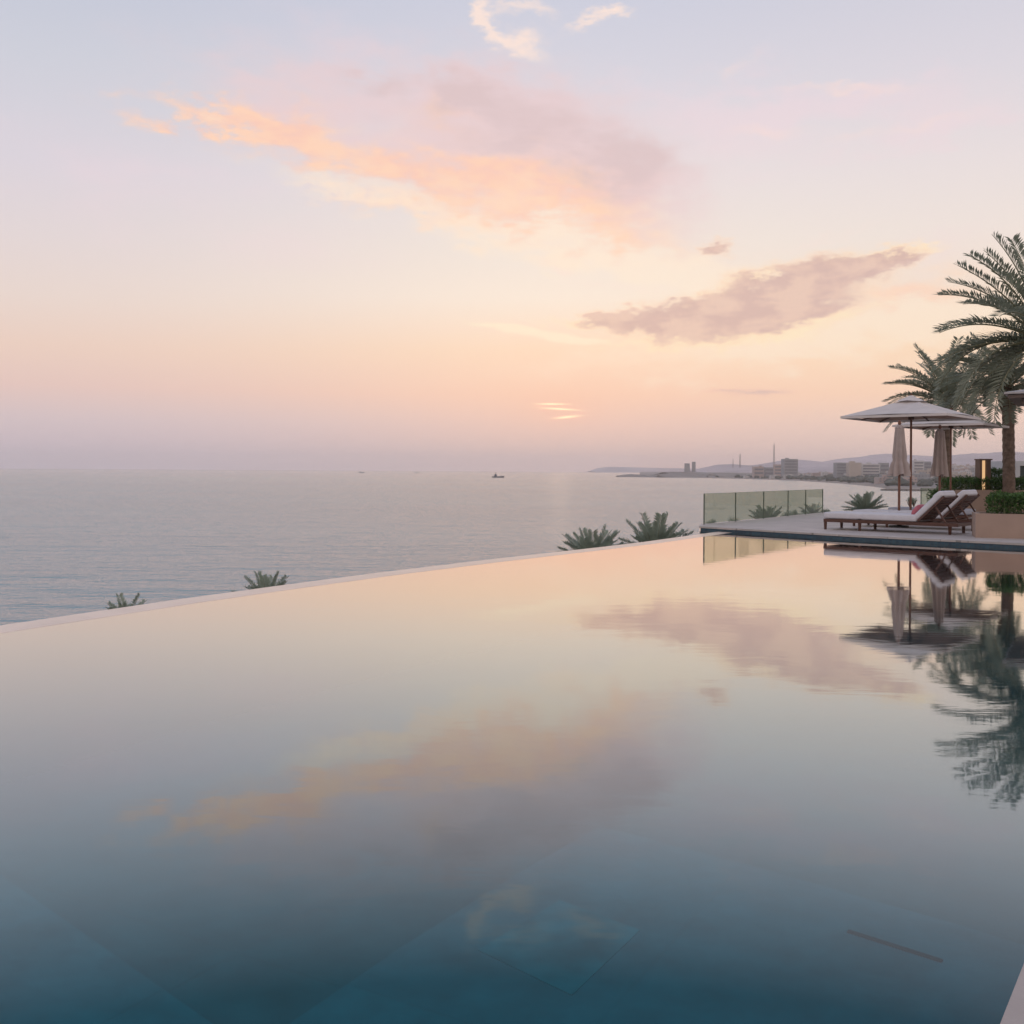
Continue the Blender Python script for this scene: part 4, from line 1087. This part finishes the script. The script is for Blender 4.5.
# small bright curl at the top
curl = field([(483, 12, 8, 20, -20, .9), (497, 36, 20, 8, 30, .9), (527, 47, 20, 13, 20, 1.1), (515, 5, 32, 6, -12, .7), (545, 12, 14, 8, 20, .7), (600, 20, 34, 6, -16, .75), (620, 10, 12, 6, 0, .5)], W2)
col = mixc(math_('MULTIPLY', dens(curl, nDf, .05, 1.3, .9), .85), col, srgb(254, 229, 215))
# the sun behind thin bars of cloud
cbs = N.new('ShaderNodeCombineXYZ'); L.new(A, cbs.inputs[0]); L.new(E, cbs.inputs[1])
sunh = field([(560, 410, 34, 16, 0, .5), (560, 412, 120, 40, 0, .35)], cbs.outputs[0])
col = mixc(math_('MULTIPLY', sunh, .6, clamp=True), col, srgb(252, 196, 168))
bars = field([(552, 404, 13, .8, 0, 1), (560, 409, 15, .9, 3, 1), (567, 417, 11, 1.1, -6, 1)], W2 if False else cbs.outputs[0])
sunadd = math_('MULTIPLY', bars, 1.0, clamp=True)
col = mixc(sunadd, col, (1.8, 1.1, .68, 1))
# thin atmosphere from the physical sky on top
sk = N.new('ShaderNodeTexSky'); sk.sky_type = 'NISHITA'; sk.sun_disc = False; sk.sun_elevation = SUN_EL; sk.sun_rotation = SUN_AZ; sk.dust_density = 3; sk.altitude = 20
skm = N.new('ShaderNodeVectorMath'); skm.operation = 'SCALE'; L.new(sk.outputs[0], skm.inputs[0]); skm.inputs['Scale'].default_value = .002
add = N.new('ShaderNodeVectorMath'); add.operation = 'ADD'; L.new(col, add.inputs[0]); L.new(skm.outputs[0], add.inputs[1])
L.new(add.outputs[0], bg.inputs[0]); bg.inputs[1].default_value = 1.02

sd = bpy.data.lights.new('sun', 'SUN'); sd.energy = .0008; sd.angle = R(1.2); sd.color = (1, .72, .52)
so = bpy.data.objects.new('sun', sd); COL.objects.link(so)
dirv = Vector((math.sin(SUN_AZ) * math.cos(SUN_EL), math.cos(SUN_AZ) * math.cos(SUN_EL), math.sin(SUN_EL)))
so.rotation_euler = dirv.to_track_quat('Z', 'Y').to_euler(); so.location = (0, 0, 60)

scene.view_settings.view_transform = 'Standard'; scene.view_settings.look = 'None'
scene.view_settings.exposure = 0; scene.view_settings.gamma = 1
scene.render.resolution_x = 1024; scene.render.resolution_y = 1024
scene.cycles.volume_bounces = 2
scene.cycles.transparent_max_bounces = 16; scene.cycles.max_bounces = 6; scene.cycles.diffuse_bounces = 3
